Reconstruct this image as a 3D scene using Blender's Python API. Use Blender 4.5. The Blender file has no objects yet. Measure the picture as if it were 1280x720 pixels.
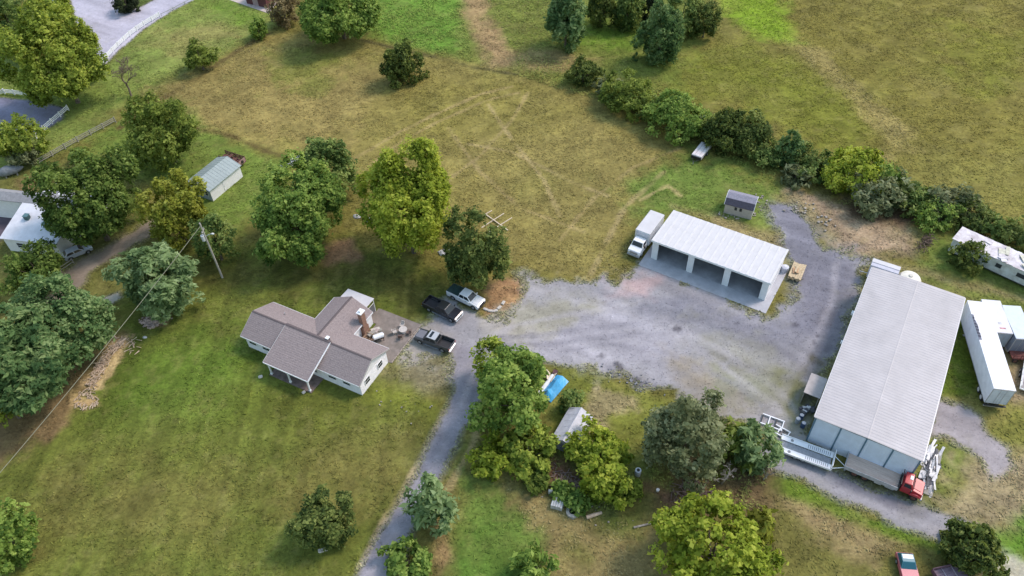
import bpy, bmesh, math, random
import numpy as np
from mathutils import Vector, Matrix

random.seed(7)
SC = bpy.context.scene
COL = SC.collection
RAD = math.radians

# ------------------------------------------------------------------ camera
CAM_H = 84.0
F_PX, PITCH, ROLL = 967.5, RAD(45.93), RAD(2.13)      # focal length in pixels of a 1280 px wide frame
_fwd = np.array([0, math.cos(PITCH), -math.sin(PITCH)])
_right = np.array([1.0, 0, 0])
_down = np.cross(_fwd, _right)
_c, _s = math.cos(ROLL), math.sin(ROLL)
RC = np.array([[_c, _s, 0], [-_s, _c, 0], [0, 0, 1]]) @ np.array([_right, _down, _fwd])
cam_data = bpy.data.cameras.new("camera")
cam_data.sensor_width = 36.0
cam_data.lens = 36.0 * F_PX / 1280.0
cam_data.clip_start = 0.5
cam_data.clip_end = 9000
cam = bpy.data.objects.new("camera", cam_data)
COL.objects.link(cam)
m = Matrix.Identity(4)
for i in range(3):
    m[i][0], m[i][1], m[i][2] = RC[0][i], -RC[1][i], -RC[2][i]
m[2][3] = CAM_H
cam.matrix_world = m
SC.camera = cam

# ------------------------------------------------------------------ sky, sun, exposure
SUN_EL, SUN_AZ = RAD(51), math.atan2(0.93, 0.37)       # azimuth from +Y towards +X: light comes from the upper right
world = bpy.data.worlds.new("World")
SC.world = world
world.use_nodes = True
wn = world.node_tree.nodes
wn.clear()
sky = wn.new("ShaderNodeTexSky")
sky.sky_type = 'NISHITA'
sky.sun_disc = False
sky.sun_elevation = SUN_EL
sky.sun_rotation = SUN_AZ
sky.altitude = 100
sky.air_density = 2.1
sky.dust_density = 2.0
sky.ozone_density = 2.6
bg = wn.new("ShaderNodeBackground")
bg.inputs["Strength"].default_value = 0.13
wo = wn.new("ShaderNodeOutputWorld")
world.node_tree.links.new(sky.outputs[0], bg.inputs[0])
world.node_tree.links.new(bg.outputs[0], wo.inputs[0])

sun_data = bpy.data.lights.new("sun", 'SUN')
sun_data.energy = 1.4
sun_data.angle = RAD(14)
sun_data.color = (1.0, 0.85, 0.805)
sun = bpy.data.objects.new("sun", sun_data)
COL.objects.link(sun)
_sd = Vector((math.sin(SUN_AZ) * math.cos(SUN_EL), math.cos(SUN_AZ) * math.cos(SUN_EL), math.sin(SUN_EL)))
sun.rotation_euler = _sd.to_track_quat('Z', 'Y').to_euler()
sun.location = (60, 160, 120)

SC.view_settings.view_transform = 'Standard'
SC.view_settings.look = 'None'
SC.view_settings.gamma = 1.0
SC.view_settings.exposure = 0.89
SC.render.engine = 'CYCLES'
SC.cycles.max_bounces = 6
SC.cycles.diffuse_bounces = 4
SC.cycles.transparent_max_bounces = 6
SC.cycles.use_denoising = True

# ------------------------------------------------------------------ coordinates
def P(px, py, z=0.0):
    """world point at height z seen at pixel (px, py) of the 1280x720 photograph"""
    d = RC.T @ np.array([px - 640.0, py - 360.0, F_PX])
    t = (z - CAM_H) / d[2]
    return Vector((d[0] * t, d[1] * t, z))

def PA(pts):
    return np.array([P(x, y)[:2] for x, y in pts])

def ppm(px, py, z=0.0):
    """photo pixels per metre at that place"""
    w = P(px, py, z)
    return F_PX / float(RC[2] @ np.array([w.x, w.y, w.z - CAM_H]))

def s2l(c):
    return tuple(((v / 255.0) / 12.92 if v / 255.0 <= 0.04045 else (((v / 255.0) + 0.055) / 1.055) ** 2.4) for v in c)

# ------------------------------------------------------------------ materials
MATS = {}
def mat(name, col, rough=0.6, var=0.12, scale=2.0, metal=0.0, bump=0.0, col2=None, spec=0.5, stretch=None, bscale=None):
    """colour with mottled wear from two noise octaves, optional bump"""
    if name in MATS:
        return MATS[name]
    mt = bpy.data.materials.new(name)
    mt.use_nodes = True
    nt = mt.node_tree
    n, l = nt.nodes, nt.links
    b = n["Principled BSDF"]
    b.inputs["Roughness"].default_value = rough
    b.inputs["Metallic"].default_value = metal
    b.inputs["Specular IOR Level"].default_value = spec
    tc = n.new("ShaderNodeTexCoord")
    mp = n.new("ShaderNodeMapping")
    if stretch:
        mp.inputs["Scale"].default_value = stretch
    l.new(tc.outputs["Object"], mp.inputs[0])
    nz = n.new("ShaderNodeTexNoise")
    nz.inputs["Scale"].default_value = scale
    nz.inputs["Detail"].default_value = 6
    nz.inputs["Roughness"].default_value = 0.65
    l.new(mp.outputs[0], nz.inputs["Vector"])
    rp = n.new("ShaderNodeValToRGB")
    c2 = col2 if col2 else tuple(max(0, v * (1 - 2.2 * var)) for v in col)
    rp.color_ramp.elements[0].position = 0.3
    rp.color_ramp.elements[0].color = (*c2, 1)
    rp.color_ramp.elements[1].position = 0.68
    rp.color_ramp.elements[1].color = (*[min(1, v * (1 + 0.5 * var)) for v in col], 1)
    l.new(nz.outputs["Fac"], rp.inputs[0])
    l.new(rp.outputs[0], b.inputs["Base Color"])
    if bump > 0:
        nb = n.new("ShaderNodeTexNoise")
        nb.inputs["Scale"].default_value = bscale or scale * 6
        nb.inputs["Detail"].default_value = 4
        l.new(tc.outputs["Object"], nb.inputs["Vector"])
        bp = n.new("ShaderNodeBump")
        bp.inputs["Strength"].default_value = bump
        bp.inputs["Distance"].default_value = 0.05
        l.new(nb.outputs["Fac"], bp.inputs["Height"])
        l.new(bp.outputs[0], b.inputs["Normal"])
    MATS[name] = mt
    return mt

def glass(name="window_glass", col=(0.03, 0.04, 0.05)):
    if name in MATS:
        return MATS[name]
    mt = bpy.data.materials.new(name)
    mt.use_nodes = True
    b = mt.node_tree.nodes["Principled BSDF"]
    b.inputs["Base Color"].default_value = (*col, 1)
    b.inputs["Roughness"].default_value = 0.12
    b.inputs["Specular IOR Level"].default_value = 0.4
    MATS[name] = mt
    return mt

def foliage_mat(name, dark, mid, light):
    if name in MATS:
        return MATS[name]
    mt = bpy.data.materials.new(name)
    mt.use_nodes = True
    nt = mt.node_tree
    n, l = nt.nodes, nt.links
    n.clear()
    at = n.new("ShaderNodeAttribute")
    at.attribute_name = "tone"
    rp = n.new("ShaderNodeValToRGB")
    e = rp.color_ramp.elements
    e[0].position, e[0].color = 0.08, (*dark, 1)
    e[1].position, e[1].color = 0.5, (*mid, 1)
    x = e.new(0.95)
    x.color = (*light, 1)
    l.new(at.outputs["Fac"], rp.inputs[0])
    df = n.new("ShaderNodeBsdfPrincipled")
    df.inputs["Roughness"].default_value = 0.75
    df.inputs["Specular IOR Level"].default_value = 0.12
    tr = n.new("ShaderNodeBsdfTranslucent")
    hs = n.new("ShaderNodeHueSaturation")
    hs.inputs["Hue"].default_value = 0.485
    hs.inputs["Saturation"].default_value = 1.1
    hs.inputs["Value"].default_value = 1.0
    l.new(rp.outputs[0], df.inputs["Base Color"])
    l.new(rp.outputs[0], hs.inputs["Color"])
    l.new(hs.outputs[0], tr.inputs["Color"])
    mx = n.new("ShaderNodeMixShader")
    mx.inputs[0].default_value = 0.48
    l.new(df.outputs[0], mx.inputs[1])
    l.new(tr.outputs[0], mx.inputs[2])
    o = n.new("ShaderNodeOutputMaterial")
    l.new(mx.outputs[0], o.inputs[0])
    MATS[name] = mt
    return mt

# ------------------------------------------------------------------ things, parts
def tag(o, label=None, cat=None, group=None, kind=None):
    if label: o["label"] = label
    if cat: o["category"] = cat
    if group: o["group"] = group
    if kind: o["kind"] = kind
    return o

def thing(name, label, cat, loc=(0, 0, 0), rz=0.0, group=None):
    o = bpy.data.objects.new(name, None)
    o.empty_display_size = 0.3
    COL.objects.link(o)
    o.location = loc
    o.rotation_euler = (0, 0, rz)
    return tag(o, label, cat, group)

def copy_tree(o, parent=None):
    c = o.copy()
    COL.objects.link(c)
    c.parent = parent
    for ch in list(o.children):
        copy_tree(ch, c)
    return c

def link_copy(src, loc, rot=(0, 0, 0), scale=(1, 1, 1), parent=None):
    c = src.copy()
    COL.objects.link(c)
    c.location = loc
    c.rotation_euler = rot
    c.scale = scale
    c.parent = parent if parent is not None else src.parent
    return c

class MB:
    def __init__(s):
        s.v, s.f = [], []
    def add(s, vs, fs):
        k = len(s.v)
        s.v += [tuple(p) for p in vs]
        s.f += [tuple(i + k for i in f) for f in fs]
        return s
    def box(s, x0, x1, y0, y1, z0, z1):
        return s.hexa([(x0, y0, z0), (x1, y0, z0), (x1, y1, z0), (x0, y1, z0), (x0, y0, z1), (x1, y0, z1), (x1, y1, z1), (x0, y1, z1)])
    def hexa(s, p):
        return s.add(p, [(3, 2, 1, 0), (4, 5, 6, 7), (0, 1, 5, 4), (1, 2, 6, 5), (2, 3, 7, 6), (3, 0, 4, 7)])
    def obox(s, c, size, rz=0.0, ry=0.0):
        M = Matrix.Translation(c) @ Matrix.Rotation(rz, 4, 'Z') @ Matrix.Rotation(ry, 4, 'Y')
        hx, hy, hz = [v / 2 for v in size]
        return s.hexa([M @ Vector(q) for q in [(-hx, -hy, -hz), (hx, -hy, -hz), (hx, hy, -hz), (-hx, hy, -hz), (-hx, -hy, hz), (hx, -hy, hz), (hx, hy, hz), (-hx, hy, hz)]])
    def prism_y(s, prof, y0, y1):          # profile of (x, z), extruded along y
        n = len(prof)
        vs = [(x, y0, z) for x, z in prof] + [(x, y1, z) for x, z in prof]
        fs = [tuple(range(n)), tuple(range(2 * n - 1, n - 1, -1))] + [(i, i + n, (i + 1) % n + n, (i + 1) % n) for i in range(n)]
        return s.add(vs, fs)
    def prism_x(s, prof, x0, x1):          # profile of (y, z), extruded along x
        n = len(prof)
        vs = [(x0, y, z) for y, z in prof] + [(x1, y, z) for y, z in prof]
        fs = [tuple(range(n - 1, -1, -1)), tuple(range(n, 2 * n))] + [(i, (i + 1) % n, (i + 1) % n + n, i + n) for i in range(n)]
        return s.add(vs, fs)
    def prism_z(s, poly, z0, z1):
        n = len(poly)
        vs = [(x, y, z0) for x, y in poly] + [(x, y, z1) for x, y in poly]
        fs = [tuple(range(n - 1, -1, -1)), tuple(range(n, 2 * n))] + [(i, (i + 1) % n, (i + 1) % n + n, i + n) for i in range(n)]
        return s.add(vs, fs)
    def tube(s, pts, radii, n=6):
        pts = [Vector(p) for p in pts]
        if not isinstance(radii, (list, tuple)):
            radii = [radii] * len(pts)
        k = len(s.v)
        up = Vector((0, 0, 1))
        for i, p in enumerate(pts):
            d = (pts[min(i + 1, len(pts) - 1)] - pts[max(i - 1, 0)])
            if d.length < 1e-6: d = Vector((0, 0, 1))
            d.normalize()
            a = d.cross(up if abs(d.z) < 0.95 else Vector((1, 0, 0))).normalized()
            b = d.cross(a)
            for j in range(n):
                t = 2 * math.pi * j / n
                s.v.append(tuple(p + (a * math.cos(t) + b * math.sin(t)) * radii[i]))
        for i in range(len(pts) - 1):
            for j in range(n):
                s.f.append((k + i * n + j, k + i * n + (j + 1) % n, k + (i + 1) * n + (j + 1) % n, k + (i + 1) * n + j))
        s.f.append(tuple(k + j for j in range(n - 1, -1, -1)))
        s.f.append(tuple(k + (len(pts) - 1) * n + j for j in range(n)))
        return s
    def cyl(s, p0, p1, r, n=12, r1=None):
        return s.tube([p0, p1], [r, r if r1 is None else r1], n)
    def plate(s, q, th, off=0.0):
        """quad q (4 points in order) pushed out along its normal by off, th thick"""
        q = [Vector(p) for p in q]
        nn = (q[1] - q[0]).cross(q[3] - q[0]).normalized()
        return s.hexa([p + nn * off for p in q] + [p + nn * (off + th) for p in q])
    def build(s, name, mt, parent=None, bevel=0.0, smooth=False, kind=None, loc=None, seg=1):
        me = bpy.data.meshes.new(name)
        me.from_pydata(s.v, [], s.f)
        bm = bmesh.new()
        bm.from_mesh(me)
        bmesh.ops.recalc_face_normals(bm, faces=bm.faces)
        if bevel > 0:
            es = [e for e in bm.edges if len(e.link_faces) == 2 and e.calc_face_angle(0) > 0.5]
            bmesh.ops.bevel(bm, geom=es, offset=bevel, segments=seg, affect='EDGES', profile=0.6)
        bm.to_mesh(me)
        bm.free()
        if smooth:
            me.polygons.foreach_set("use_smooth", [True] * len(me.polygons))
        if mt: me.materials.append(mt)
        o = bpy.data.objects.new(name, me)
        COL.objects.link(o)
        if parent is not None: o.parent = parent
        if loc is not None: o.location = loc
        if kind: o["kind"] = kind
        return o

def sub_quad(q, u0, u1, v0, v1):
    q = [Vector(p) for p in q]
    f = lambda u, v: (q[0] * (1 - u) + q[1] * u) * (1 - v) + (q[3] * (1 - u) + q[2] * u) * v
    return [f(u0, v0), f(u1, v0), f(u1, v1), f(u0, v1)]

# ------------------------------------------------------------------ numpy noise
_rng = np.random.default_rng(11)
_LAT = _rng.random((512, 512)).astype(np.float32)
def vnoise(x, y):
    xi, yi = np.floor(x).astype(int), np.floor(y).astype(int)
    fx, fy = x - xi, y - yi
    fx = fx * fx * (3 - 2 * fx)
    fy = fy * fy * (3 - 2 * fy)
    a = _LAT[yi & 511, xi & 511]; b = _LAT[yi & 511, (xi + 1) & 511]
    c = _LAT[(yi + 1) & 511, xi & 511]; d = _LAT[(yi + 1) & 511, (xi + 1) & 511]
    return (a * (1 - fx) + b * fx) * (1 - fy) + (c * (1 - fx) + d * fx) * fy
def fbm(x, y, oct=4, seed=0, gain=0.55):
    t, amp, tot = 0, 1.0, 0
    ca, sa = math.cos(0.6), math.sin(0.6)
    x = x + seed * 17.3; y = y + seed * 9.7
    for i in range(oct):
        t = t + amp * vnoise(x, y); tot += amp
        x, y = (x * ca - y * sa) * 2.03 + 13.1, (x * sa + y * ca) * 2.03 + 7.7
        amp *= gain
    return t / tot
def sdf_poly(X, Y, poly):
    """signed distance, positive inside"""
    d = np.full(X.shape, 1e9)
    ins = np.zeros(X.shape, bool)
    n = len(poly)
    for i in range(n):
        ax, ay = poly[i]; bx, by = poly[(i + 1) % n]
        ex, ey = bx - ax, by - ay
        t = np.clip(((X - ax) * ex + (Y - ay) * ey) / (ex * ex + ey * ey + 1e-9), 0, 1)
        d = np.minimum(d, (X - ax - t * ex) ** 2 + (Y - ay - t * ey) ** 2)
        c = ((ay > Y) != (by > Y)) & (X < (bx - ax) * (Y - ay) / (by - ay + 1e-12) + ax)
        ins ^= c
    d = np.sqrt(d)
    return np.where(ins, d, -d)
def dist_line(X, Y, pts):
    d = np.full(X.shape, 1e9)
    for (ax, ay), (bx, by) in zip(pts[:-1], pts[1:]):
        ex, ey = bx - ax, by - ay
        t = np.clip(((X - ax) * ex + (Y - ay) * ey) / (ex * ex + ey * ey + 1e-9), 0, 1)
        d = np.minimum(d, (X - ax - t * ex) ** 2 + (Y - ay - t * ey) ** 2)
    return np.sqrt(d)
def sst(a, b, x):
    t = np.clip((x - a) / (b - a), 0, 1)
    return t * t * (3 - 2 * t)
# ================================================================== GROUND
# earth, grass and gravel colours of the place, as areas on the ground: (colour, feather m, wobble m, outline)
ALB = 0.92
ZONES = [
 ((124,118,60),6,4,[(900,-60),(1400,-60),(1400,380),(1230,268),(1100,222),(1010,182),(905,140),(880,95),(940,60)]),
 ((117,121,50),6,5,[(830,60),(905,55),(960,60),(1050,95),(1100,150),(1090,200),(1000,175),(900,130),(840,120)]),
 ((133,129,70),5,5,[(1100,195),(1290,190),(1290,290),(1200,255),(1110,225)]),
 ((123,124,54),5,5,[(1170,30),(1290,40),(1290,90),(1230,120),(1190,80)]),
 ((150,138,88),2.2,2.5,[(975,45),(990,42),(1040,75),(1085,115),(1125,150),(1140,190),(1105,195),(1095,160),(1050,115)]),
 ((126,152,46),2.5,2,[(885,-60),(985,-60),(978,20),(1005,55),(960,52),(925,32),(905,20)]),
 ((117,128,62),3,3,[(430,-60),(895,-60),(880,60),(830,110),(760,130),(740,110),(640,93),(560,73),(455,48)]),
 ((106,142,58),4,4,[(450,-60),(575,-60),(590,55),(540,66),(470,45)]),
 ((112,138,54),3,3,[(700,30),(800,25),(800,60),(720,62)]),
 ((165,142,108),1.8,1.5,[(575,-60),(603,-60),(610,25),(635,58),(665,72),(640,84),(610,88),(600,60),(583,30)]),
 ((150,135,92),2.5,2,[(640,62),(700,66),(745,72),(745,95),(700,92),(650,92)]),
 ((124,141,73),3,2,[(240,-40),(330,8),(345,33),(250,83),(170,123),(100,170),(-60,270),(-60,60),(130,85)]),
 ((141,141,86),4,3,[(190,40),(280,25),(300,45),(220,75)]),
 ((112,138,58),3,3,[(240,-20),(290,5),(330,20),(300,28),(245,15)]),
 ((140,131,77),2.0,2.0,[(150,152),(335,40),(450,48),(560,74),(640,91),(750,124),(862,180),(835,225),(775,300),(740,348),(660,336),(625,330),(560,280),(440,225),(330,190),(240,165)]),
 ((147,134,85),5,5,[(180,130),(330,50),(430,60),(500,100),(430,180),(330,180),(230,150)]),
 ((133,126,69),6,5,[(480,110),(640,100),(720,140),(640,180),(560,190),(500,160)]),
 ((142,132,81),6,5,[(560,190),(760,160),(830,190),(740,330),(640,320)]),
 ((128,130,68),4,5,[(330,60),(440,60),(400,110),(330,100)]),
 ((110,130,60),2.5,2,[(215,125),(250,163),(335,192),(370,203),(335,262),(285,300),(200,235),(150,212),(100,192),(150,155)]),
 ((104,114,52),2,2,[(-60,600),(120,440),(150,390),(130,378),(180,320),(230,300),(440,300),(560,345),(545,400),(520,470),(555,510),(470,720),(440,800),(-60,800)]),
 ((93,115,46),6,4,[(150,430),(330,400),(330,500),(180,540),(130,520)]),
 ((110,109,58),7,5,[(30,590),(200,560),(330,610),(200,690),(60,670)]),
 ((116,113,62),5,4,[(390,550),(550,505),(505,620),(420,650),(380,600)]),
 ((101,108,48),5,4,[(300,480),(480,490),(520,520),(400,540),(300,530)]),
 ((97,98,50),3,3,[(200,320),(450,325),(545,358),(520,395),(440,352),(330,362),(240,362)]),
 ((150,122,98),1.2,1.5,[(398,308),(438,303),(450,322),(410,330)]),
 ((168,134,104),1.2,1.2,[(605,352),(652,348),(655,372),(640,395),(605,396)]),
 ((140,134,108),2.5,2,[(470,462),(520,440),(552,430),(565,455),(555,490),(525,500)]),
 ((118,126,55),1.5,1.5,[(480,478),(552,500),(545,525),(470,500)]),
 ((120,122,62),1.5,1.5,[(484,440),(515,410),(528,420),(512,448),(492,462)]),
 ((107,128,61),3,3,[(785,235),(860,182),(920,205),(990,240),(958,262),(965,295),(850,268),(800,275)]),
 ((151,139,102),1.5,1.5,[(845,260),(930,280),(995,298),(1012,345),(1005,362),(985,335),(900,284)]),
 ((118,128,62),1.2,1,[(985,322),(1003,322),(1006,345),(990,352)]),
 ((172,152,132),2.2,2.5,[(985,236),(1080,255),(1160,290),(1148,318),(1090,324),(1040,312),(1000,272)]),
 ((150,140,100),1.8,2,[(972,245),(1010,262),(1040,300),(1020,295),(985,270)]),
 ((100,82,68),1.6,1.5,[(1040,248),(1130,260),(1175,288),(1120,284),(1060,268)]),
 ((111,127,62),2,2,[(1145,282),(1200,290),(1400,360),(1400,400),(1210,358),(1150,333)]),
 ((152,143,104),1.4,1,[(1085,322),(1160,338),(1400,405),(1400,418),(1200,374),(1120,345)]),
 ((110,122,60),1,.8,[(1120,338),(1160,345),(1300,385),(1400,410),(1400,413),(1200,371)]),
 ((92,109,40),1.6,1.2,[(1200,372),(1242,500),(1228,522),(1165,506),(1150,560),(1130,500)]),
 ((127,121,74),2.5,2,[(1150,500),(1400,480),(1400,800),(1150,720),(1130,640)]),
 ((108,125,54),2,2,[(1155,552),(1225,556),(1215,615),(1150,632)]),
 ((156,143,117),2.2,3,[(1190,575),(1230,570),(1400,560),(1400,640),(1240,665),(1190,645)]),
 ((99,134,50),2,2,[(1240,668),(1400,640),(1400,720),(1262,700)]),
 ((185,182,172),1.5,2,[(1255,700),(1290,712),(1400,740),(1400,760),(1240,722)]),
 ((120,121,62),2,2,[(1228,505),(1400,500),(1400,560),(1235,552)]),
 ((148,132,112),2,2,[(1258,440),(1400,420),(1400,500),(1265,500)]),
 ((114,112,62),3,2,[(900,640),(960,592),(1040,632),(1190,692),(1170,800),(880,800)]),
 ((155,138,104),2,2,[(975,612),(1060,650),(1135,688),(1090,700),(1010,650)]),
 ((104,127,47),.8,.8,[(950,590),(975,588),(1060,634),(1190,684),(1187,696),(1050,646),(960,608)]),
 ((118,117,68),3,3,[(555,565),(600,545),(830,580),(905,640),(850,800),(500,800)]),
 ((104,112,58),2,2,[(560,550),(700,540),(830,570),(820,600),(600,600)]),
 ((94,127,54),2.2,2.5,[(572,580),(640,602),(688,650),(700,690),(640,760),(560,770),(545,700)]),
 ((146,132,92),2.6,4,[(625,603),(700,622),(760,650),(830,662),(830,800),(700,800),(692,690),(655,640)]),
 ((132,100,84),1.2,1.5,[(690,580),(738,598),(735,622),(692,606)]),
 ((118,94,80),1.6,1.6,[(800,605),(900,618),(890,650),(830,642)]),
 ((112,96,72),2,2,[(820,560),(960,560),(955,640),(860,640)]),
 ((104,115,58),2,2.5,[(742,630),(800,638),(792,672),(745,668)]),
 ((152,130,96),1.2,1.5,[(534,652),(560,642),(572,700),(545,728)]),
 ((118,124,58),2,2,[(690,448),(760,470),(840,500),(840,562),(740,562),(690,540)]),
 ((156,146,112),.9,2,[(722,500),(760,485),(800,505),(770,520),(745,545),(730,530)]),
 ((108,110,60),2,2,[(-60,230),(60,200),(150,210),(200,290),(130,390),(60,380),(-60,330)]),
 ((150,120,95),1.2,1.2,[(24,226),(52,214),(60,226),(30,240)]),
 ((126,108,80),1.5,2,[(-40,545),(60,470),(110,430),(152,415),(135,470),(60,545),(-40,620)]),
 ((196,172,138),.7,1.6,[(104,470),(138,430),(156,425),(150,450),(128,490),(110,490)]),
 ((188,164,126),.5,1.2,[(90,492),(122,494),(124,506),(106,514),(90,508)]),
 ((176,142,122),.7,1,[(174,396),(212,388),(207,407),(182,409)]),
]
GRAVEL = [   # (name, colour, feather, wobble, outline): these also become sheets of their own
 ("gravel_lot",(162,162,169),1.0,1.8,[(633,330),(650,335),(668,346),(700,354),(738,360),(770,348),(800,332),(880,360),(957,394),(972,380),(992,366),(1003,345),(1001,325),(986,300),(973,276),(966,258),(985,262),(1000,278),(1022,299),(1048,315),(1092,325),(1082,345),(1062,400),(1034,470),(1012,500),(1004,548),(960,540),(900,512),(850,492),(790,478),(745,462),(700,450),(640,440),(606,455),(585,452),(572,462),(556,452),(520,448),(498,440),(520,412),(540,402),(558,378),(585,392),(604,398),(645,396),(658,372),(652,350)]),
 ("driveway",(156,155,166),.8,.4,[(563,430),(622,428),(610,455),(608,480),(596,510),(575,550),(548,605),(522,655),(498,712),(480,770),(424,770),(446,712),(480,655),(520,590),(552,522),(566,488)]),
 ("side_road",(161,161,168),.7,.7,[(958,552),(1004,545),(1010,572),(1060,600),(1145,632),(1228,662),(1214,690),(1186,681),(1120,655),(1060,630),(970,584),(952,572)]),
 ("gravel_pad",(167,162,167),.8,1,[(1168,498),(1195,508),(1225,520),(1234,545),(1262,565),(1262,590),(1240,600),(1225,570),(1180,548),(1160,540)]),
 ("upper_road",(188,188,206),.3,.2,[(70,-80),(285,-80),(246,-2),(205,20),(178,38),(150,62),(130,83),(112,62),(95,30)]),
 ("parking_lot",(140,142,166),.4,.3,[(-60,118),(10,122),(45,126),(82,136),(78,150),(52,166),(30,172),(-60,172)]),
 ("gravel_lane",(146,136,124),1.0,.8,[(52,378),(74,346),(100,325),(150,300),(190,277),(203,284),(162,309),(122,336),(97,366),(82,388)]),
 ("paved_path",(168,170,162),.4,.3,[(118,377),(148,366),(152,372),(128,389)]),
 ("neighbor_yard_paving",(98,92,104),.6,.5,[(-60,262),(0,255),(18,262),(12,290),(0,300),(-60,320)]),
]
ISLAND = [(138,-60),(170,-60),(205,-8),(178,8),(158,14),(146,10)]
# darker and paler marks left on the gravel (damp, oil, ruts): (colour, feather, wobble, outline)
STAINS = [
 ((140,141,153),3,3,[(860,385),(960,395),(1010,350),(1060,340),(1050,420),(980,440),(900,420)]),
 ((138,140,152),2.5,3,[(760,372),(850,370),(930,400),(900,425),(820,400),(770,395)]),
 ((176,175,186),3,3,[(660,400),(760,390),(850,420),(830,470),(740,450),(660,430)]),
 ((155,155,150),3,4,[(860,410),(930,430),(990,450),(960,480),(890,455)]),
 ((160,152,138),2.5,3,[(840,450),(930,475),(985,500),(930,510),(860,485)]),
 ((150,152,136),1.6,3,[(895,462),(945,470),(990,500),(950,505),(905,482)]),
 ((132,133,146),2.0,2.0,[(966,258),(990,262),(1030,305),(1085,326),(1060,385),(1030,430),(985,410),(1000,340),(985,295)]),
 ((122,120,128),1.6,2,[(1040,385),(1062,372),(1048,420),(1030,455),(1016,448)]),
 ((112,108,88),1.2,1.6,[(1014,448),(1034,452),(1024,475),(1008,470)]),
 ((128,130,98),1.6,2,[(985,475),(1012,480),(1006,540),(990,535),(975,500)]),
 ((186,166,168),1.5,2,[(775,345),(815,350),(812,372),(770,372)]),
 ((182,178,170),1.8,2,[(610,400),(660,390),(700,400),(650,420),(615,420)]),
 ((160,159,148),1.8,2.5,[(640,395),(700,375),(740,380),(690,405),(650,412)]),
 ((172,166,156),2,2,[(500,425),(535,408),(552,425),(545,448),(510,446)]),
 ((116,116,128),.8,1,[(762,462),(800,475),(822,485),(800,483),(770,472)]),
 ((125,124,134),1.0,1,[(1050,592),(1120,622),(1150,640),(1110,630),(1050,605)]),
]
TRACKS = [   # worn tyre tracks and mowing lines across the pale field: (colour, half width m, strength, line)
 ((172,155,112),.35,.55,[(640,108),(600,118),(540,145),(500,165),(440,200)]),
 ((172,155,112),.35,.5,[(648,116),(606,126),(548,152),(505,175),(455,212)]),
 ((174,158,118),.3,.55,[(610,130),(640,175),(680,225),(700,270)]),
 ((174,158,118),.3,.5,[(585,180),(640,190),(720,230),(760,245)]),
 ((170,153,112),.3,.5,[(560,225),(600,195),(640,150),(660,115)]),
 ((170,153,112),.3,.45,[(700,300),(740,250),(790,210),(850,185)]),
 ((176,160,120),.4,.5,[(735,350),(750,320),(780,260),(830,215)]),
 ((172,155,115),.3,.45,[(560,160),(600,215),(650,260),(730,290)]),
 ((104,92,58),.5,.7,[(242,160),(290,170),(335,190),(360,196)]),
 ((104,92,58),.6,.7,[(150,160),(200,125),(250,95),(300,62),(335,42)]),
 ((96,92,58),.5,.75,[(452,50),(500,62),(545,72),(590,84),(645,93)]),
 ((188,170,135),.35,.8,[(555,515),(520,585),(482,650),(450,708)]),
 ((176,160,120),.4,.6,[(600,520),(590,560),(560,610)]),
 ((178,165,120),.3,.6,[(800,250),(835,232),(850,245)]),
 ((128,128,140),.3,.5,[(470,720),(500,655),(540,590),(580,520)]),
]
RUTS = [   # wheel ruts worn into the gravel, darker where damp, paler where the fines show
 ((138,138,150),.4,.5,[(600,425),(680,418),(780,405),(880,400),(960,395),(1005,370),(1020,330),(1000,290),(978,265)]),
 ((138,138,150),.4,.5,[(605,434),(690,430),(790,418),(890,413),(970,408),(1018,378),(1034,335),(1012,295),(985,266)]),
 ((186,184,192),.5,.5,[(640,352),(700,368),(790,392),(880,440),(960,500),(1005,545)]),
 ((186,184,192),.5,.45,[(650,345),(715,362),(810,388),(905,440),(975,490),(1010,530)]),
 ((140,140,152),.4,.45,[(700,440),(760,430),(830,440),(920,480),(980,530)]),
 ((184,182,190),.5,.45,[(1045,330),(1040,380),(1010,440),(980,490),(960,530)]),
 ((138,138,150),.35,.45,[(1062,332),(1052,385),(1022,445),(995,500)]),
 ((184,182,190),.4,.5,[(560,440),(600,425),(650,405),(720,392),(800,378)]),
 ((136,136,148),.35,.4,[(780,365),(840,378),(900,398),(960,425),(1000,455)]),
 ((134,134,147),.35,.5,[(452,715),(490,652),(535,580),(565,510),(585,465)]),
 ((134,134,147),.3,.4,[(478,715),(512,655),(552,585),(585,512),(600,465)]),
 ((178,176,184),.3,.4,[(465,715),(500,655),(543,583),(575,511),(592,465)]),
 ((138,138,150),.4,.45,[(965,560),(1030,592),(1110,628),(1200,664)]),
 ((180,178,186),.4,.45,[(968,572),(1030,605),(1110,640),(1195,674)]),
]
PITS = [(846,411,.7),(752,445,.8),(995,407,.8),(921,404,.6),(1022,420,.5),(1018,428,.4),(1042,459,.5),(770,455,.6),(776,460,.6),(796,476,.7)]

_ZW = [(s2l(c), f, w, PA(pl)) for c, f, w, pl in ZONES]
_GW = [(n, s2l(c), f, w, PA(pl)) for n, c, f, w, pl in GRAVEL]
_SW = [(s2l(c), f, w, PA(pl)) for c, f, w, pl in STAINS]
_TW = [(s2l(c), hw, k, PA(pl)) for c, hw, k, pl in TRACKS]
_ISL = PA(ISLAND)

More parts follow.
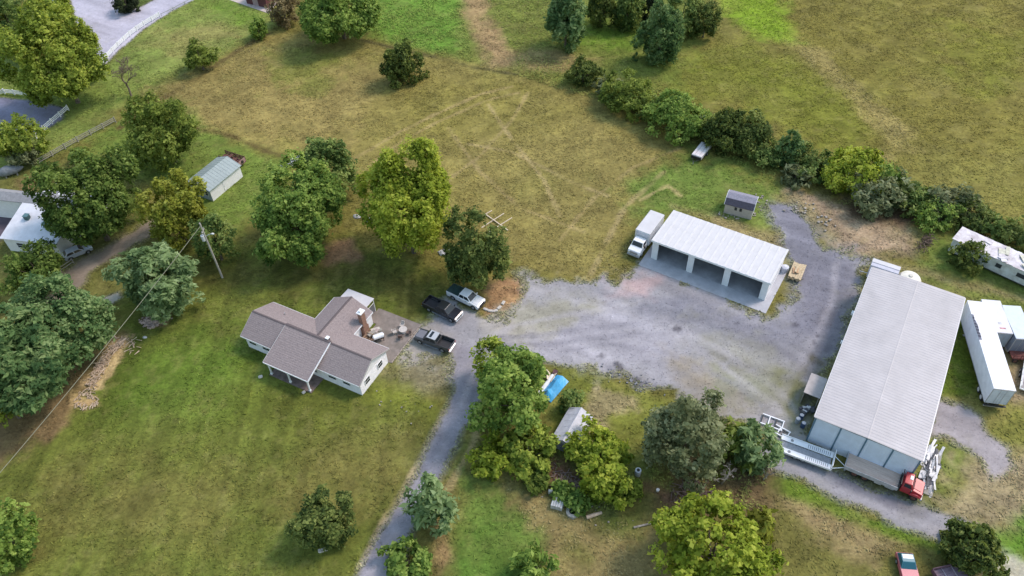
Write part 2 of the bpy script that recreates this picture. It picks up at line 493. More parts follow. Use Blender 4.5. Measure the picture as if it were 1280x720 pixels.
_RW = [(s2l(c), hw, k, PA(pl)) for c, hw, k, pl in RUTS]
def _paint(X, Y, C, col, f, wob, poly, G=None, g=0.0, detail=None):
    lo, hi = poly.min(0) - (f + wob) * 1.5, poly.max(0) + (f + wob) * 1.5
    k = np.where((X > lo[0]) & (X < hi[0]) & (Y > lo[1]) & (Y < hi[1]))[0]
    if not len(k): return None
    x, y = X[k], Y[k]
    d = sdf_poly(x, y, poly) + (detail[k]) * 2 * wob
    w = sst(-f, f, d)
    C[k] = C[k] * (1 - w[:, None]) + np.array(col) * w[:, None]
    if G is not None: G[k] = G[k] * (1 - w) + g * w
    return k, d

def ground_color(X, Y):
    X, Y = X.ravel(), Y.ravel()
    C = np.tile(np.array(s2l((121, 117, 63))), (len(X), 1))
    G = np.zeros(len(X))
    D1 = fbm(X * .22, Y * .22, 5, 1) - .5
    D2 = fbm(X * .6, Y * .6, 4, 2) - .5
    det = D1 * 1.4 + D2 * .8
    for col, f, w, pl in _ZW:
        _paint(X, Y, C, col, f, w, pl, detail=det)
    lawn = sst(-3, 3, sdf_poly(X, Y, _ZW[20][3]))
    # grass grows unevenly: broad clumps, finer tufts, mowing swathes on the lawn
    a = fbm(X * .07, Y * .07, 4, 3) - .5
    b = fbm(X * .45, Y * .45, 4, 4) - .5
    sw = (fbm(X * 1.15, Y * .045, 2, 5) - .5)
    fs = fbm((X * .86 + Y * .5) * .18, (-X * .5 + Y * .86) * .9, 3, 6) - .5
    fs2 = fbm((X * .6 - Y * .8) * .12, (X * .8 + Y * .6) * .8, 3, 16) - .5
    C = C * (1 + (.26 - .06 * lawn) * a + .5 * b)[:, None]
    C = C * (1 + lawn * .6 * sw + (1 - lawn) * (.32 * fs + .22 * fs2))[:, None]
    dry = np.clip((fbm(X * .13, Y * .13, 5, 7) - .52) * 4, 0, 1)[:, None] * (.42 - .24 * lawn)[:, None]
    tan = np.array(s2l((148, 138, 90)))
    C = C * (1 - dry) + (C * .55 + tan * .45) * dry
    lush = np.clip((fbm(X * .11, Y * .11, 5, 8) - .55) * 5, 0, 1)[:, None] * .2
    C = C * (1 - lush) + (C * np.array([.74, .98, .62])) * lush
    straw = np.clip((fbm(X * .9, Y * .9, 4, 21) - .57) * 7, 0, 1)[:, None] * .28
    C = C * (1 - straw) + (C * .4 + np.array(s2l((162, 154, 104))) * .6) * straw
    for col, hw, k, pl in _TW:
        d = dist_line(X, Y, pl) + D2 * .8
        w = (1 - sst(hw * .4, hw * 1.8, d)) * min(1, 1.3 * k) * np.clip(.4 + 2.4 * (fbm(X * .3, Y * .3, 3, 9) - .3), 0, 1)
        C = C * (1 - w[:, None]) + np.array(col) * w[:, None]
    for n, col, f, w, pl in _GW:
        _paint(X, Y, C, col, f, w, pl, G, 1.0, det)
    for col, f, w, pl in _SW:
        _paint(X, Y, C, col, f * 1.3, w, pl, detail=det)
    for col, hw, k, pl in _RW:
        d = dist_line(X, Y, pl) + D2 * .7
        w = (1 - sst(hw * .3, hw * 1.9, d)) * k * G * np.clip(.3 + 2.6 * (fbm(X * .22, Y * .22, 3, 19) - .3), 0, 1)
        C = C * (1 - w[:, None]) + np.array(col) * w[:, None]
    gv = (fbm((X * .86 - Y * .51) * .07, (X * .51 + Y * .86) * .55, 4, 12) - .5)
    gf = fbm(X * 1.1, Y * 1.1, 3, 13) - .5
    C = C * (1 + G * (.62 * gv + .14 * gf))[:, None]
    wd = np.clip((fbm(X * .35, Y * .35, 5, 14) - .6) * 6, 0, 1) * G * .2   # weeds and fines showing through
    C = C * (1 - wd[:, None]) + np.array(s2l((140, 138, 116))) * wd[:, None]
    for px, py, r in PITS:
        q = P(px, py)
        d = np.hypot(X - q.x, (Y - q.y) * 1.0) + D2 * .8
        w = (1 - sst(r * .3, r, d))[:, None] * .7
        C = C * (1 - w) + np.array(s2l((78, 76, 84))) * w
    _paint(X, Y, C, s2l((92, 108, 58)), .4, .3, _ISL, G, 0.0, det)
    g3 = G[:, None]
    return np.clip(C * (np.array([.715, .695, .60]) * (1 - g3) + np.array([.79, .755, .705]) * g3), 0, 1), G

def ground_material():
    mt = bpy.data.materials.new("earth_grass_gravel")
    mt.use_nodes = True
    nt = mt.node_tree
    n, l = nt.nodes, nt.links
    b = n["Principled BSDF"]
    b.inputs["Roughness"].default_value = 0.95
    b.inputs["Specular IOR Level"].default_value = 0.15
    at = n.new("ShaderNodeAttribute"); at.attribute_name = "ground_colour"
    tc = n.new("ShaderNodeTexCoord")
    def noise(scale, detail, rough=.6, vec=None):
        z = n.new("ShaderNodeTexNoise")
        z.inputs["Scale"].default_value = scale; z.inputs["Detail"].default_value = detail; z.inputs["Roughness"].default_value = rough
        l.new(vec or tc.outputs["Object"], z.inputs["Vector"])
        return z.outputs["Fac"]
    def mr(sock, a, b_, c, d):
        x = n.new("ShaderNodeMapRange"); x.inputs[1].default_value = a; x.inputs[2].default_value = b_; x.inputs[3].default_value = c; x.inputs[4].default_value = d
        l.new(sock, x.inputs[0]); return x.outputs[0]
    def math_(op, a, b_):
        x = n.new("ShaderNodeMath"); x.operation = op
        for i, v in enumerate((a, b_)):
            if isinstance(v, (int, float)): x.inputs[i].default_value = v
            else: l.new(v, x.inputs[i])
        return x.outputs[0]
    fine, mid = noise(2.6, 8, .75), noise(.9, 5, .65)
    amp = mr(at.outputs["Alpha"], 0, 1, 1.0, .3)           # gravel is more even than grass
    f1 = mr(fine, .3, .7, -.34, .36)
    f2 = mr(mid, .3, .7, -.22, .22)
    mp = n.new("ShaderNodeMapping"); mp.inputs["Rotation"].default_value = (0, 0, .55); mp.inputs["Scale"].default_value = (.55, 1.6, 1)
    wp = n.new("ShaderNodeVectorMath"); wp.operation = 'ADD'
    wn_ = n.new("ShaderNodeTexNoise"); wn_.inputs["Scale"].default_value = .35; wn_.inputs["Detail"].default_value = 3
    l.new(tc.outputs["Object"], wn_.inputs["Vector"])
    ws = n.new("ShaderNodeVectorMath"); ws.operation = 'SCALE'; ws.inputs["Scale"].default_value = 2.6
    l.new(wn_.outputs["Color"], ws.inputs[0]); l.new(tc.outputs["Object"], wp.inputs[0]); l.new(ws.outputs[0], wp.inputs[1]); l.new(wp.outputs[0], mp.inputs[0])
    rg = math_('SUBTRACT', 1.0, math_('ABSOLUTE', math_('MULTIPLY', math_('SUBTRACT', noise(1.05, 4, .6, mp.outputs[0]), .5), 7.0), 0.0))
    strand = math_('MULTIPLY', mr(rg, .1, 1.0, 0, .42), mr(noise(.22, 3), .4, .6, .15, 1.0))
    fac = math_('ADD', math_('MULTIPLY', math_('ADD', math_('ADD', f1, f2), strand), amp), .95)
    mul = n.new("ShaderNodeVectorMath"); mul.operation = 'SCALE'
    l.new(at.outputs["Color"], mul.inputs[0]); l.new(fac, mul.inputs["Scale"])
    # straw-coloured and fresh blades between each other
    hue = n.new("ShaderNodeMix"); hue.data_type = 'RGBA'; hue.blend_type = 'MULTIPLY'
    hue.inputs[7].default_value = (1.06, 1.0, 0.96, 1)
    hf = math_('MULTIPLY', mr(noise(1.7, 6, .7), .45, .65, 0, .8), mr(at.outputs["Alpha"], 0, 1, 1, .15))
    l.new(hf, hue.inputs[0]); l.new(mul.outputs[0], hue.inputs[6])
    l.new(hue.outputs[2], b.inputs["Base Color"])
    bp = n.new("ShaderNodeBump"); bp.inputs["Strength"].default_value = .55; bp.inputs["Distance"].default_value = .12
    l.new(math_('MULTIPLY', noise(2.2, 7, .7), amp), bp.inputs["Height"])
    l.new(bp.outputs[0], b.inputs["Normal"])
    return mt
GROUND_MAT = ground_material()

def sheet(name, verts, faces, cols, G):
    me = bpy.data.meshes.new(name)
    me.vertices.add(len(verts)); me.vertices.foreach_set("co", verts.astype(np.float32).ravel())
    me.loops.add(faces.size); me.loops.foreach_set("vertex_index", faces.astype(np.int32).ravel())
    me.polygons.add(len(faces)); me.polygons.foreach_set("loop_start", np.arange(0, faces.size, 4, dtype=np.int32))
    me.update(calc_edges=True)
    ca = me.attributes.new("ground_colour", 'FLOAT_COLOR', 'POINT')
    ca.data.foreach_set("color", np.concatenate([cols, G[:, None]], 1).astype(np.float32).ravel())
    me.materials.append(GROUND_MAT)
    o = bpy.data.objects.new(name, me)
    COL.objects.link(o)
    o["kind"] = "structure"
    return o

STEP = 0.42
gx = np.concatenate([-np.geomspace(4000, 140, 16)[:-1], np.arange(-140, 140.01, STEP), np.geomspace(140, 4000, 16)[1:]])
gy = np.concatenate([-np.geomspace(2000, 20, 12)[:-1] , np.array([-20., 0., 15.]), np.arange(26, 212, STEP), np.geomspace(214, 4500, 18)])
GX, GY = np.meshgrid(gx, gy)
GC, GG = ground_color(GX, GY)
nx, ny = len(gx), len(gy)
idx = np.arange(nx * ny).reshape(ny, nx)
quads = np.stack([idx[:-1, :-1], idx[:-1, 1:], idx[1:, 1:], idx[1:, :-1]], -1).reshape(-1, 4)
relief = (fbm(GX * .12, GY * .12, 4, 31) - .5) * .10 * (1 - GG.reshape(GX.shape)) * (np.abs(GX) < 141) * (GY > 25) * (GY < 213)
GV = np.stack([GX, GY, np.minimum(relief, 0.0)], -1).reshape(-1, 3)
sheet("ground", GV, quads, GC, GG)
# roads, lot and lanes: their own sheets a few millimetres proud of the ground
for li, (name, col, f, w, pl) in enumerate(_GW):
    d = (sdf_poly(GX.ravel(), GY.ravel(), pl) > -f * .6).reshape(ny, nx)
    if name == "upper_road":
        d &= (sdf_poly(GX.ravel(), GY.ravel(), _ISL) < 0).reshape(ny, nx)
    cell = (d[:-1, :-1] & d[1:, :-1] & d[:-1, 1:] & d[1:, 1:]).ravel()
    q = quads[cell]
    used, inv = np.unique(q, return_inverse=True)
    v = GV[used].copy(); v[:, 2] = 0.012 + 0.006 * li
    sheet(name, v, inv.reshape(-1, 4), GC[used], GG[used])

# short grass standing up from the ground in the colour of the turf it grows in
def _fr(o, yaw, pts):
    c, s = math.cos(yaw), math.sin(yaw)
    return np.array([(o.x + c * x - s * y, o.y + s * x + c * y) for x, y in pts])
BUILT = [_fr(P(816.7, 299, 4.0), RAD(-33), [(-1.05, -2.35), (19.15, -2.35), (19.15, 8.1), (-1.05, 8.1)]),
         _fr(P(290 + 783 / 4.8, 350 + 693 / 4.8), RAD(-28.5), [(-7, 6), (.6, 6), (.6, 14.3), (-7, 14.3)]),
         _fr(P(290 + 783 / 4.8, 350 + 693 / 4.8), RAD(-28.5), [(-13.7, -2.8), (-6.3, -2.8), (-6.3, 0), (-13.7, 0)]),
         PA([(282, 0), (338, 19), (362, -16), (304, -36)])]
def turf(name, pts, size, h, gain, seed, tint=None, tw=0.0, glo=-1, ghi=.25, spread=(.88, 1.28)):
    rng = np.random.default_rng(seed)
    C, G = ground_color(pts[:, 0], pts[:, 1])
    k = (G <= ghi) & (G >= glo)
    for pl in BUILT: k &= sdf_poly(pts[:, 0], pts[:, 1], pl) < 0
    pts, C = pts[k], C[k]
    n = len(pts)
    z = rng.uniform(.02, h, n)
    nrm = np.array([0, 0, 1.0]) + rng.normal(size=(n, 3)) * .38
    nrm /= np.linalg.norm(nrm, axis=1, keepdims=True)
    t = np.cross(nrm, rng.normal(size=(n, 3))); t /= np.linalg.norm(t, axis=1, keepdims=True)
    b = np.cross(nrm, t)
    s = (size * rng.uniform(.6, 1.4, n))[:, None]
    pos = np.concatenate([pts, z[:, None]], 1)
    Q = np.stack([pos - t * s * .9, pos - b * s * .32, pos + t * s * .9, pos + b * s * .32], 1)
    Q[:, :, 2] = np.maximum(Q[:, :, 2], .015)
    if tint is not None:
        C = C * (1 - tw) + np.array(s2l(tint)) * .8 * tw
    C = np.clip(C * (gain * rng.uniform(*spread, n))[:, None], 0, 1)
    o = sheet(name, Q.reshape(-1, 3), np.arange(4 * n).reshape(-1, 4), np.repeat(C, 4, 0), np.zeros(4 * n))
    o["kind"] = "stuff"
    return o
_r = np.random.default_rng(21)
_n = 330000
_tx, _ty = _r.uniform(-130, 130, _n), _r.uniform(33, 195, _n)
_w = P(-25, 735); _e = P(1305, 735); _a = P(-25, -20); _b = P(1305, -20)
_in = sdf_poly(_tx, _ty, np.array([_w[:2], _e[:2], _b[:2], _a[:2]])) > 0
_pt = np.stack([_tx, _ty], 1)[_in]
tag(turf('grass', _pt[fbm(_pt[:, 0] * .3, _pt[:, 1] * .3, 4, 40) > .40], .24, .06, 1.0, 22), 'short grass covering the lawns and fields', 'grass')

_g = np.concatenate([_pt, _pt + .37, _pt - .29])
tag(turf('loose_stones', _pt, .12, .05, 1.0, 23, None, 0, .8, 2, (.78, 1.16)), 'loose stones lying on the gravel lot and the roads', 'gravel')
tag(turf('edge_weeds', _g, .22, .14, 1.0, 24, (140, 144, 84), .45, .12, .82, (.6, 1.4)), 'weeds creeping in along the edges of the gravel', 'weeds')
# ================================================================== TREES, SHRUBS, HEDGE
PAL = {
 'maple':  ((0.100,0.147,0.023),(0.273,0.356,0.055),(0.496,0.558,0.110)),
 'olive':  ((.078,.118,.022),(.185,.250,.045),(.335,.400,.090)),
 'mid':    ((.056,.100,.022),(.145,.220,.044),(.280,.360,.095)),
 'dark':   ((0.053,0.086,0.025),(0.139,0.187,0.048),(0.295,0.343,0.099)),
 'green':  ((0.078,0.147,0.030),(0.207,0.312,0.062),(0.408,0.521,0.130)),
 'bright': ((0.121,0.173,0.018),(0.300,0.381,0.043),(0.514,0.563,0.095)),
 'yellow': ((.115,.130,.018),(.290,.320,.042),(.450,.470,.100)),
 'blue':   ((.060,.125,.045),(.155,.255,.090),(.300,.400,.165)),
 'deep':   ((0.066,0.122,0.034),(0.171,0.247,0.064),(0.352,0.425,0.130)),
 'silver': ((0.090,0.110,0.048),(0.213,0.247,0.119),(0.370,0.399,0.220)),
 'pale':   ((.100,.165,.060),(.235,.335,.135),(.390,.500,.240)),
 'brown':  ((0.123,0.099,0.046),(0.248,0.205,0.097),(0.379,0.320,0.172)),
 'black':  ((0.021,0.033,0.018),(0.049,0.066,0.032),(0.102,0.123,0.059)),
}
for k, v in PAL.items():
    foliage_mat('leaves_' + k, *v)
BARK = mat('bark', (.16, .13, .10), .9, .3, 3, bump=.5)
BARK_GREY = mat('bark_grey', (.36, .33, .29), .9, .25, 3, bump=.4)

def quad_mesh(name, Q, tone, mt):
    """Q: (n,4,3) leaf corners, tone: (n,) leaf tone"""
    me = bpy.data.meshes.new(name)
    n = len(Q)
    me.vertices.add(4 * n); me.vertices.foreach_set("co", Q.astype(np.float32).ravel())
    me.loops.add(4 * n); me.loops.foreach_set("vertex_index", np.arange(4 * n, dtype=np.int32))
    me.polygons.add(n); me.polygons.foreach_set("loop_start", np.arange(0, 4 * n, 4, dtype=np.int32))
    me.update(calc_edges=True)
    a = me.attributes.new("tone", 'FLOAT', 'POINT')
    a.data.foreach_set("value", np.repeat(tone, 4).astype(np.float32))
    me.materials.append(mt)
    return me

def _unit(v):
    return v / (np.linalg.norm(v, axis=-1, keepdims=True) + 1e-9)

def leaf_quads(rng, pos, nrm, size, aspect=1.7, fold=.0):
    n = len(pos)
    t = _unit(np.cross(nrm, rng.normal(size=(n, 3))))
    b = np.cross(nrm, t)
    s = size[:, None]
    d = nrm * s * .18
    return np.stack([pos - t * s * .5 * aspect, pos - b * s * .5 + d, pos + t * s * .5 * aspect, pos + b * s * .5 + d], 1)

STYLE = {  # lobe count factor, lobe size, leaf m, cluster m, leaves per cluster, up bias, lowest lobe, reach of the lobes
 'broad':  dict(nl=1.25, ls=(.17, .34), leaf=.235, cr=.52, k=17, up=.75, low=-.6, far=.92),
 'fine':   dict(nl=1.4, ls=(.16, .30), leaf=.21, cr=.46, k=14, up=.7, low=-.8, far=.92),
 'conifer':dict(nl=1.6, ls=(.16, .27), leaf=.22, cr=.34, k=10, up=.6, low=-.95, far=.84),
 'frond':  dict(nl=1.5, ls=(.17, .30), leaf=.23, cr=.55, k=15, up=.9, low=-.7, far=.92),
 'wispy':  dict(nl=1.3, ls=(.15, .28), leaf=.26, cr=.46, k=7, up=.6, low=-.9, far=.95),
 'shrub':  dict(nl=1.5, ls=(.18, .30), leaf=.24, cr=.42, k=15, up=.8, low=-.8, far=.90),
}

def crown(name, rh, rz, seed, style, pal, density=1.0, taper=0.0):
    """foliage as lobes -> leaf clusters -> single leaves, centred on the origin. taper narrows the top (cedars)"""
    S = STYLE[style]
    rng = np.random.default_rng(seed)
    R = (rh * rh * rz) ** (1 / 3)
    nl = int((10 + 5.0 * R) * S['nl'])
    i = np.arange(nl) + .5
    ph = np.arccos(np.clip(1 - 2 * i / nl, -1, 1)); th = np.pi * (1 + 5 ** .5) * i + rng.random() * 6.28
    d = np.stack([np.cos(th) * np.sin(ph), np.sin(th) * np.sin(ph), np.cos(ph)], 1) + rng.normal(size=(nl, 3)) * .16
    d = _unit(d)
    d = d[d[:, 2] > S['low']]
    nl = len(d)
    # uneven outline: a few sectors bulge, others are drawn in
    bul = 1 + .18 * np.sin(d[:, 0] * 3.1 + seed) + .14 * np.sin(d[:, 1] * 4.3 + seed * 1.7) + rng.normal(size=nl) * .07
    lc = d * (rng.uniform(.56, S['far'], nl) * bul)[:, None]
    lr = rng.uniform(*S['ls'], nl) * (1.0 - .25 * np.abs(d[:, 2]))
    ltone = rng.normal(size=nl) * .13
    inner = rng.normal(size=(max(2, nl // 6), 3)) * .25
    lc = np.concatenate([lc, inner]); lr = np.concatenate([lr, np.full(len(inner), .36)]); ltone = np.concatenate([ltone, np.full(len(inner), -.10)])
    scale = np.array([rh, rh, rz])
    P_, N_, T_ = [], [], []
    for c, r, t in zip(lc, lr, ltone):
        area = 4 * np.pi * (r * R) ** 2
        nc = max(4, int(area / (S['cr'] ** 2 * 1.15) * density * rng.uniform(.25, .92)))
        u = _unit(rng.normal(size=(nc, 3)))
        p = c + u * r * rng.uniform(.72, 1.08, nc)[:, None]
        own = np.linalg.norm(p, axis=1)
        keep = (own > .40) & ((u * _unit(c)).sum(1) > -.45)
        p, u = p[keep], u[keep]
        if taper:
            f = 1 - taper * np.clip((p[:, 2] + .9) / 1.9, 0, 1)
            p = p * np.stack([f, f, np.ones_like(f)], 1)
        P_.append(p * scale); N_.append(_unit(u * .7 + _unit(p) * .5)); T_.append(t + rng.normal(size=len(p)) * .24)
    P_ = np.concatenate(P_); N_ = np.concatenate(N_); T_ = np.concatenate(T_)
    hr = np.percentile(np.linalg.norm(P_[:, :2], axis=1), 90); vr = np.percentile(np.abs(P_[:, 2]), 96)
    P_ = P_ * np.array([rh / hr, rh / hr, rz / vr])
    k = S['k']
    n = len(P_) * k
    pos = np.repeat(P_, k, 0)
    off = rng.normal(size=(n, 3)) * S['cr'] * .52
    nr = np.repeat(N_, k, 0)
    if style == 'frond':          # flat drooping sprays
        off[:, 2] *= .35
        off -= np.array([0, 0, 1]) * (np.linalg.norm(off[:, :2], axis=1) * .25)[:, None]
    pos = pos + off
    nrm = _unit(nr * .5 + np.array([0, 0, S['up']]) + rng.normal(size=(n, 3)) * .42)
    size = S['leaf'] * np.clip(rng.lognormal(0, .42, n), .4, 2.2)
    if style == 'conifer':
        nrm = _unit(nr * .8 + rng.normal(size=(n, 3)) * .7)
    asp = 2.6 if style in ('wispy', 'frond') else 1.6
    Q = leaf_quads(rng, pos, nrm, size, asp)
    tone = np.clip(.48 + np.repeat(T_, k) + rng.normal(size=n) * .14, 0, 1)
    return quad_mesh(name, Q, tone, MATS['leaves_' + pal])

def trunk_mb(rh, hc, rz, r0, seed, limbs=6):
    rng = random.Random(seed)
    b = MB()
    top = hc + rz * .45
    lean = [rng.uniform(-.05, .05) * top for _ in range(2)]
    pts = [(0, 0, -.05), (lean[0] * .1, lean[1] * .1, top * .12), (lean[0] * .4, lean[1] * .4, top * .45), (lean[0], lean[1], top)]
    b.tube(pts, [r0 * 1.45, r0, r0 * .7, r0 * .18], 8)
    for i in range(limbs):
        a = 6.283 * i / limbs + rng.uniform(-.4, .4)
        z0 = max(.15 * top, hc - rz * .75) + rng.uniform(0, .35) * rz
        L = rh * rng.uniform(.55, .85)
        f = z0 / top
        s = Vector((lean[0] * f, lean[1] * f, z0))
        e = s + Vector((math.cos(a) * L, math.sin(a) * L, rz * rng.uniform(.25, .75)))
        m_ = (s + e) / 2 + Vector((0, 0, -.08 * L))
        b.tube([s, m_, e], [r0 * .45, r0 * .28, r0 * .08], 5)
    return b

CACHE = {}
def tree(name, label, cat, cx, cy, rx, ry, style='broad', pal='green', clear=1.6, group=None, seed=None, density=1.0, taper=0.0, stem='trunk', bark=None, zmin=.62):
    """cx, cy: middle of the crown in the photograph, rx, ry its half sizes in photo pixels"""
    seed = seed or int(cx * 7 + cy * 13)
    hc = clear + 2
    for _ in range(4):
        k = ppm(cx, cy, hc)
        w = P(cx, cy, hc)
        dep = math.atan2(CAM_H - hc, math.hypot(w.x, w.y))
        rh = rx / k
        q = (ry / k) ** 2 - (rh * math.sin(dep)) ** 2
        rz = max(math.sqrt(max(q, 0)) / math.cos(dep), zmin * rh)
        rz = min(rz, 1.25 * rh if taper == 0 else 3.0 * rh)
        hc = rz * .93 + clear
    w = P(cx, cy, hc)
    t = thing(name, label, cat, (w.x, w.y, 0), random.Random(seed).uniform(0, 6.28), group)
    me = crown('crown', rh, rz, seed, style, pal, density, taper)
    o = bpy.data.objects.new('crown', me)
    COL.objects.link(o); o.parent = t; o.location = (0, 0, hc)
    trunk_mb(rh, hc, rz, max(.06, min(.34, rh * .06)), seed, 7 if rh > 2.5 else 4).build(stem, bark or BARK, t)
    return t

YG, NG, HG, CG = 'trees in the yard round the brown-roofed house', 'trees of the neighbouring plot at the left', 'shrubs and trees of the long hedgerow', 'trees and shrubs between the lot and the lower edge'
TG = 'trees and shrubs at the far edge of the field'
T = tree
# ---- neighbouring plot, left
T('maple_tree', 'large light green maple beside the white-fenced road, biggest crown in the upper left corner', 'tree', 72, 76, 53, 50, 'broad', 'maple', 2.2, NG)
T('broadleaf_tree', 'mid green tree at the upper left corner behind the large light green maple', 'tree', 56, 14, 28, 22, 'broad', 'maple', 2.2, NG)
T('broadleaf_tree', 'dark green tree cut by the upper left corner of the picture', 'tree', 14, 32, 30, 46, 'broad', 'deep', 2.2, NG)
T('broadleaf_tree', 'yellow-green tree in front of the white-fenced parking lot at the left edge', 'tree', 20, 172, 30, 24, 'broad', 'maple', 1.6, NG)
T('silver_shrub', 'grey-leaved shrub in front of the yellow-green tree by the parking lot', 'shrub', 26, 192, 20, 13, 'broad', 'silver', .6, NG)
T('broadleaf_tree', 'round olive tree standing alone between the rail fence and the blue-roofed outbuilding', 'tree', 203, 165, 41, 40, 'broad', 'olive', 1.4, NG)
T('broadleaf_tree', 'large olive green tree overhanging the white-roofed house', 'tree', 110, 254, 52, 51, 'broad', 'mid', 1.8, NG)
T('broadleaf_tree', 'yellowish tree in front of the blue-roofed outbuilding', 'tree', 214, 264, 38, 38, 'fine', 'yellow', 1.8, NG)
T('pine_tree', 'pale green pine with flat sprays beside the utility pole, over a bed of pinkish chips', 'tree', 197, 347, 45, 41, 'frond', 'pale', 1.5, NG)
T('broadleaf_tree', 'small dark tree right behind the utility pole', 'tree', 266, 296, 24, 30, 'fine', 'deep', 1.4, NG)
T('broadleaf_tree', 'large blue-green tree at the left edge beside the heap of cut branches', 'tree', 68, 412, 54, 52, 'broad', 'blue', 1.6, NG)
T('broadleaf_tree', 'very large spreading blue-green tree cut by the left edge below the white-roofed house', 'tree', 16, 454, 56, 66, 'frond', 'blue', 1.6, NG)
T('broadleaf_tree', 'dull grey-olive tree in front of the white-roofed house beside the gravel lane', 'tree', 42, 334, 34, 28, 'fine', 'mid', 1.2, NG)
T('broadleaf_tree', 'yellow-leaved small tree at the left edge under the very large spreading tree', 'tree', 4, 498, 28, 40, 'broad', 'maple', 1.0, NG)
T('broadleaf_tree', 'bright green bushy tree cut by the lower left edge of the picture', 'tree', 8, 668, 33, 50, 'broad', 'green', 1.0, NG)
T('shrub', 'small olive bush beside the grey rail fence at the left', 'shrub', 100, 193, 9, 8, 'shrub', 'olive', .2, NG)
T('shrub', 'black-green clipped bush on the island of the upper road', 'shrub', 156, 3, 14, 12, 'conifer', 'black', .2, NG)
# ---- house yard
T('broadleaf_tree', 'full green tree left of the bright yellow-green tree, in the shady back yard', 'tree', 370, 268, 60, 52, 'broad', 'green', 1.6, YG)
T('broadleaf_tree', 'smaller green tree by the heap of grey stones at the back of the yard', 'tree', 407, 212, 32, 33, 'broad', 'deep', 1.4, YG)
T('broadleaf_tree', 'tall bright yellow-green tree at the edge of the field, upper centre', 'tree', 509, 258, 56, 66, 'broad', 'bright', 1.6, YG)
T('broadleaf_tree', 'dark green tree overhanging the white pickup', 'tree', 592, 316, 37, 44, 'broad', 'dark', 1.6, YG)
T('round_bush', 'dark olive round bush alone on the front lawn', 'bush', 402, 652, 32, 32, 'fine', 'dark', .2, YG, zmin=.9, density=2.0)
T('willow_sapling', 'pale feathery young tree leaning over the narrow road', 'tree', 540, 630, 29, 40, 'wispy', 'pale', 1.1, YG)
T('shrub', 'bright green leafy shrub at the lower edge right of the narrow road', 'shrub', 512, 704, 28, 25, 'shrub', 'green', .3, YG)
# ---- upper lawn and top
T('round_bush', 'small olive bush on the upper lawn left of the field', 'bush', 249, 71, 18, 16, 'broad', 'olive', .6, TG)
T('round_bush', 'small dark green bush on the field corner by the maroon shed', 'bush', 323, 36, 11, 12, 'conifer', 'green', .2, TG)
T('broadleaf_tree', 'wide fresh green tree at the top edge left of the dirt track', 'tree', 424, 14, 46, 36, 'broad', 'green', 1.0, TG)
T('shrub', 'brownish green shrub between the maroon shed and the wide green tree', 'shrub', 354, 13, 17, 18, 'fine', 'brown', .3, TG)
T('cedar_bush', 'dark egg-shaped cedar alone in the upper part of the field', 'bush', 502, 78, 22, 25, 'conifer', 'dark', .3, TG, taper=.45)
T('round_bush', 'low dark bush at the far edge of the field near the start of the hedge', 'bush', 730, 90, 21, 15, 'conifer', 'dark', .1, TG)
T('pine_tree', 'hazy blue-green pine right of the dirt track at the top', 'tree', 708, 20, 24, 40, 'wispy', 'blue', .5, TG, taper=.35, density=1.5)
T('cedar_tree', 'dark cedar at the top edge just right of the hazy blue-green pine', 'tree', 751, 10, 18, 24, 'conifer', 'dark', .3, TG, taper=.5)
T('cedar_tree', 'olive dark cedar at the top edge, second right of the hazy blue-green pine', 'tree', 785, 12, 18, 23, 'conifer', 'deep', .3, TG, taper=.5)
T('cedar_tree', 'blue-green cedar standing in front of the clump at the top edge', 'tree', 828, 46, 26, 33, 'conifer', 'blue', .3, TG, taper=.45)
T('broadleaf_tree', 'olive tree in the clump behind the blue-green cedar at the top edge', 'tree', 853, 16, 27, 26, 'fine', 'deep', .6, TG)
T('broadleaf_tree', 'dark tree at the right end of the clump at the top edge', 'tree', 882, 26, 17, 24, 'fine', 'dark', .4, TG)
T('cedar_tree', 'black-green slim cedar at the top edge left of the clump', 'tree', 815, 4, 13, 20, 'conifer', 'black', .3, TG, taper=.5)
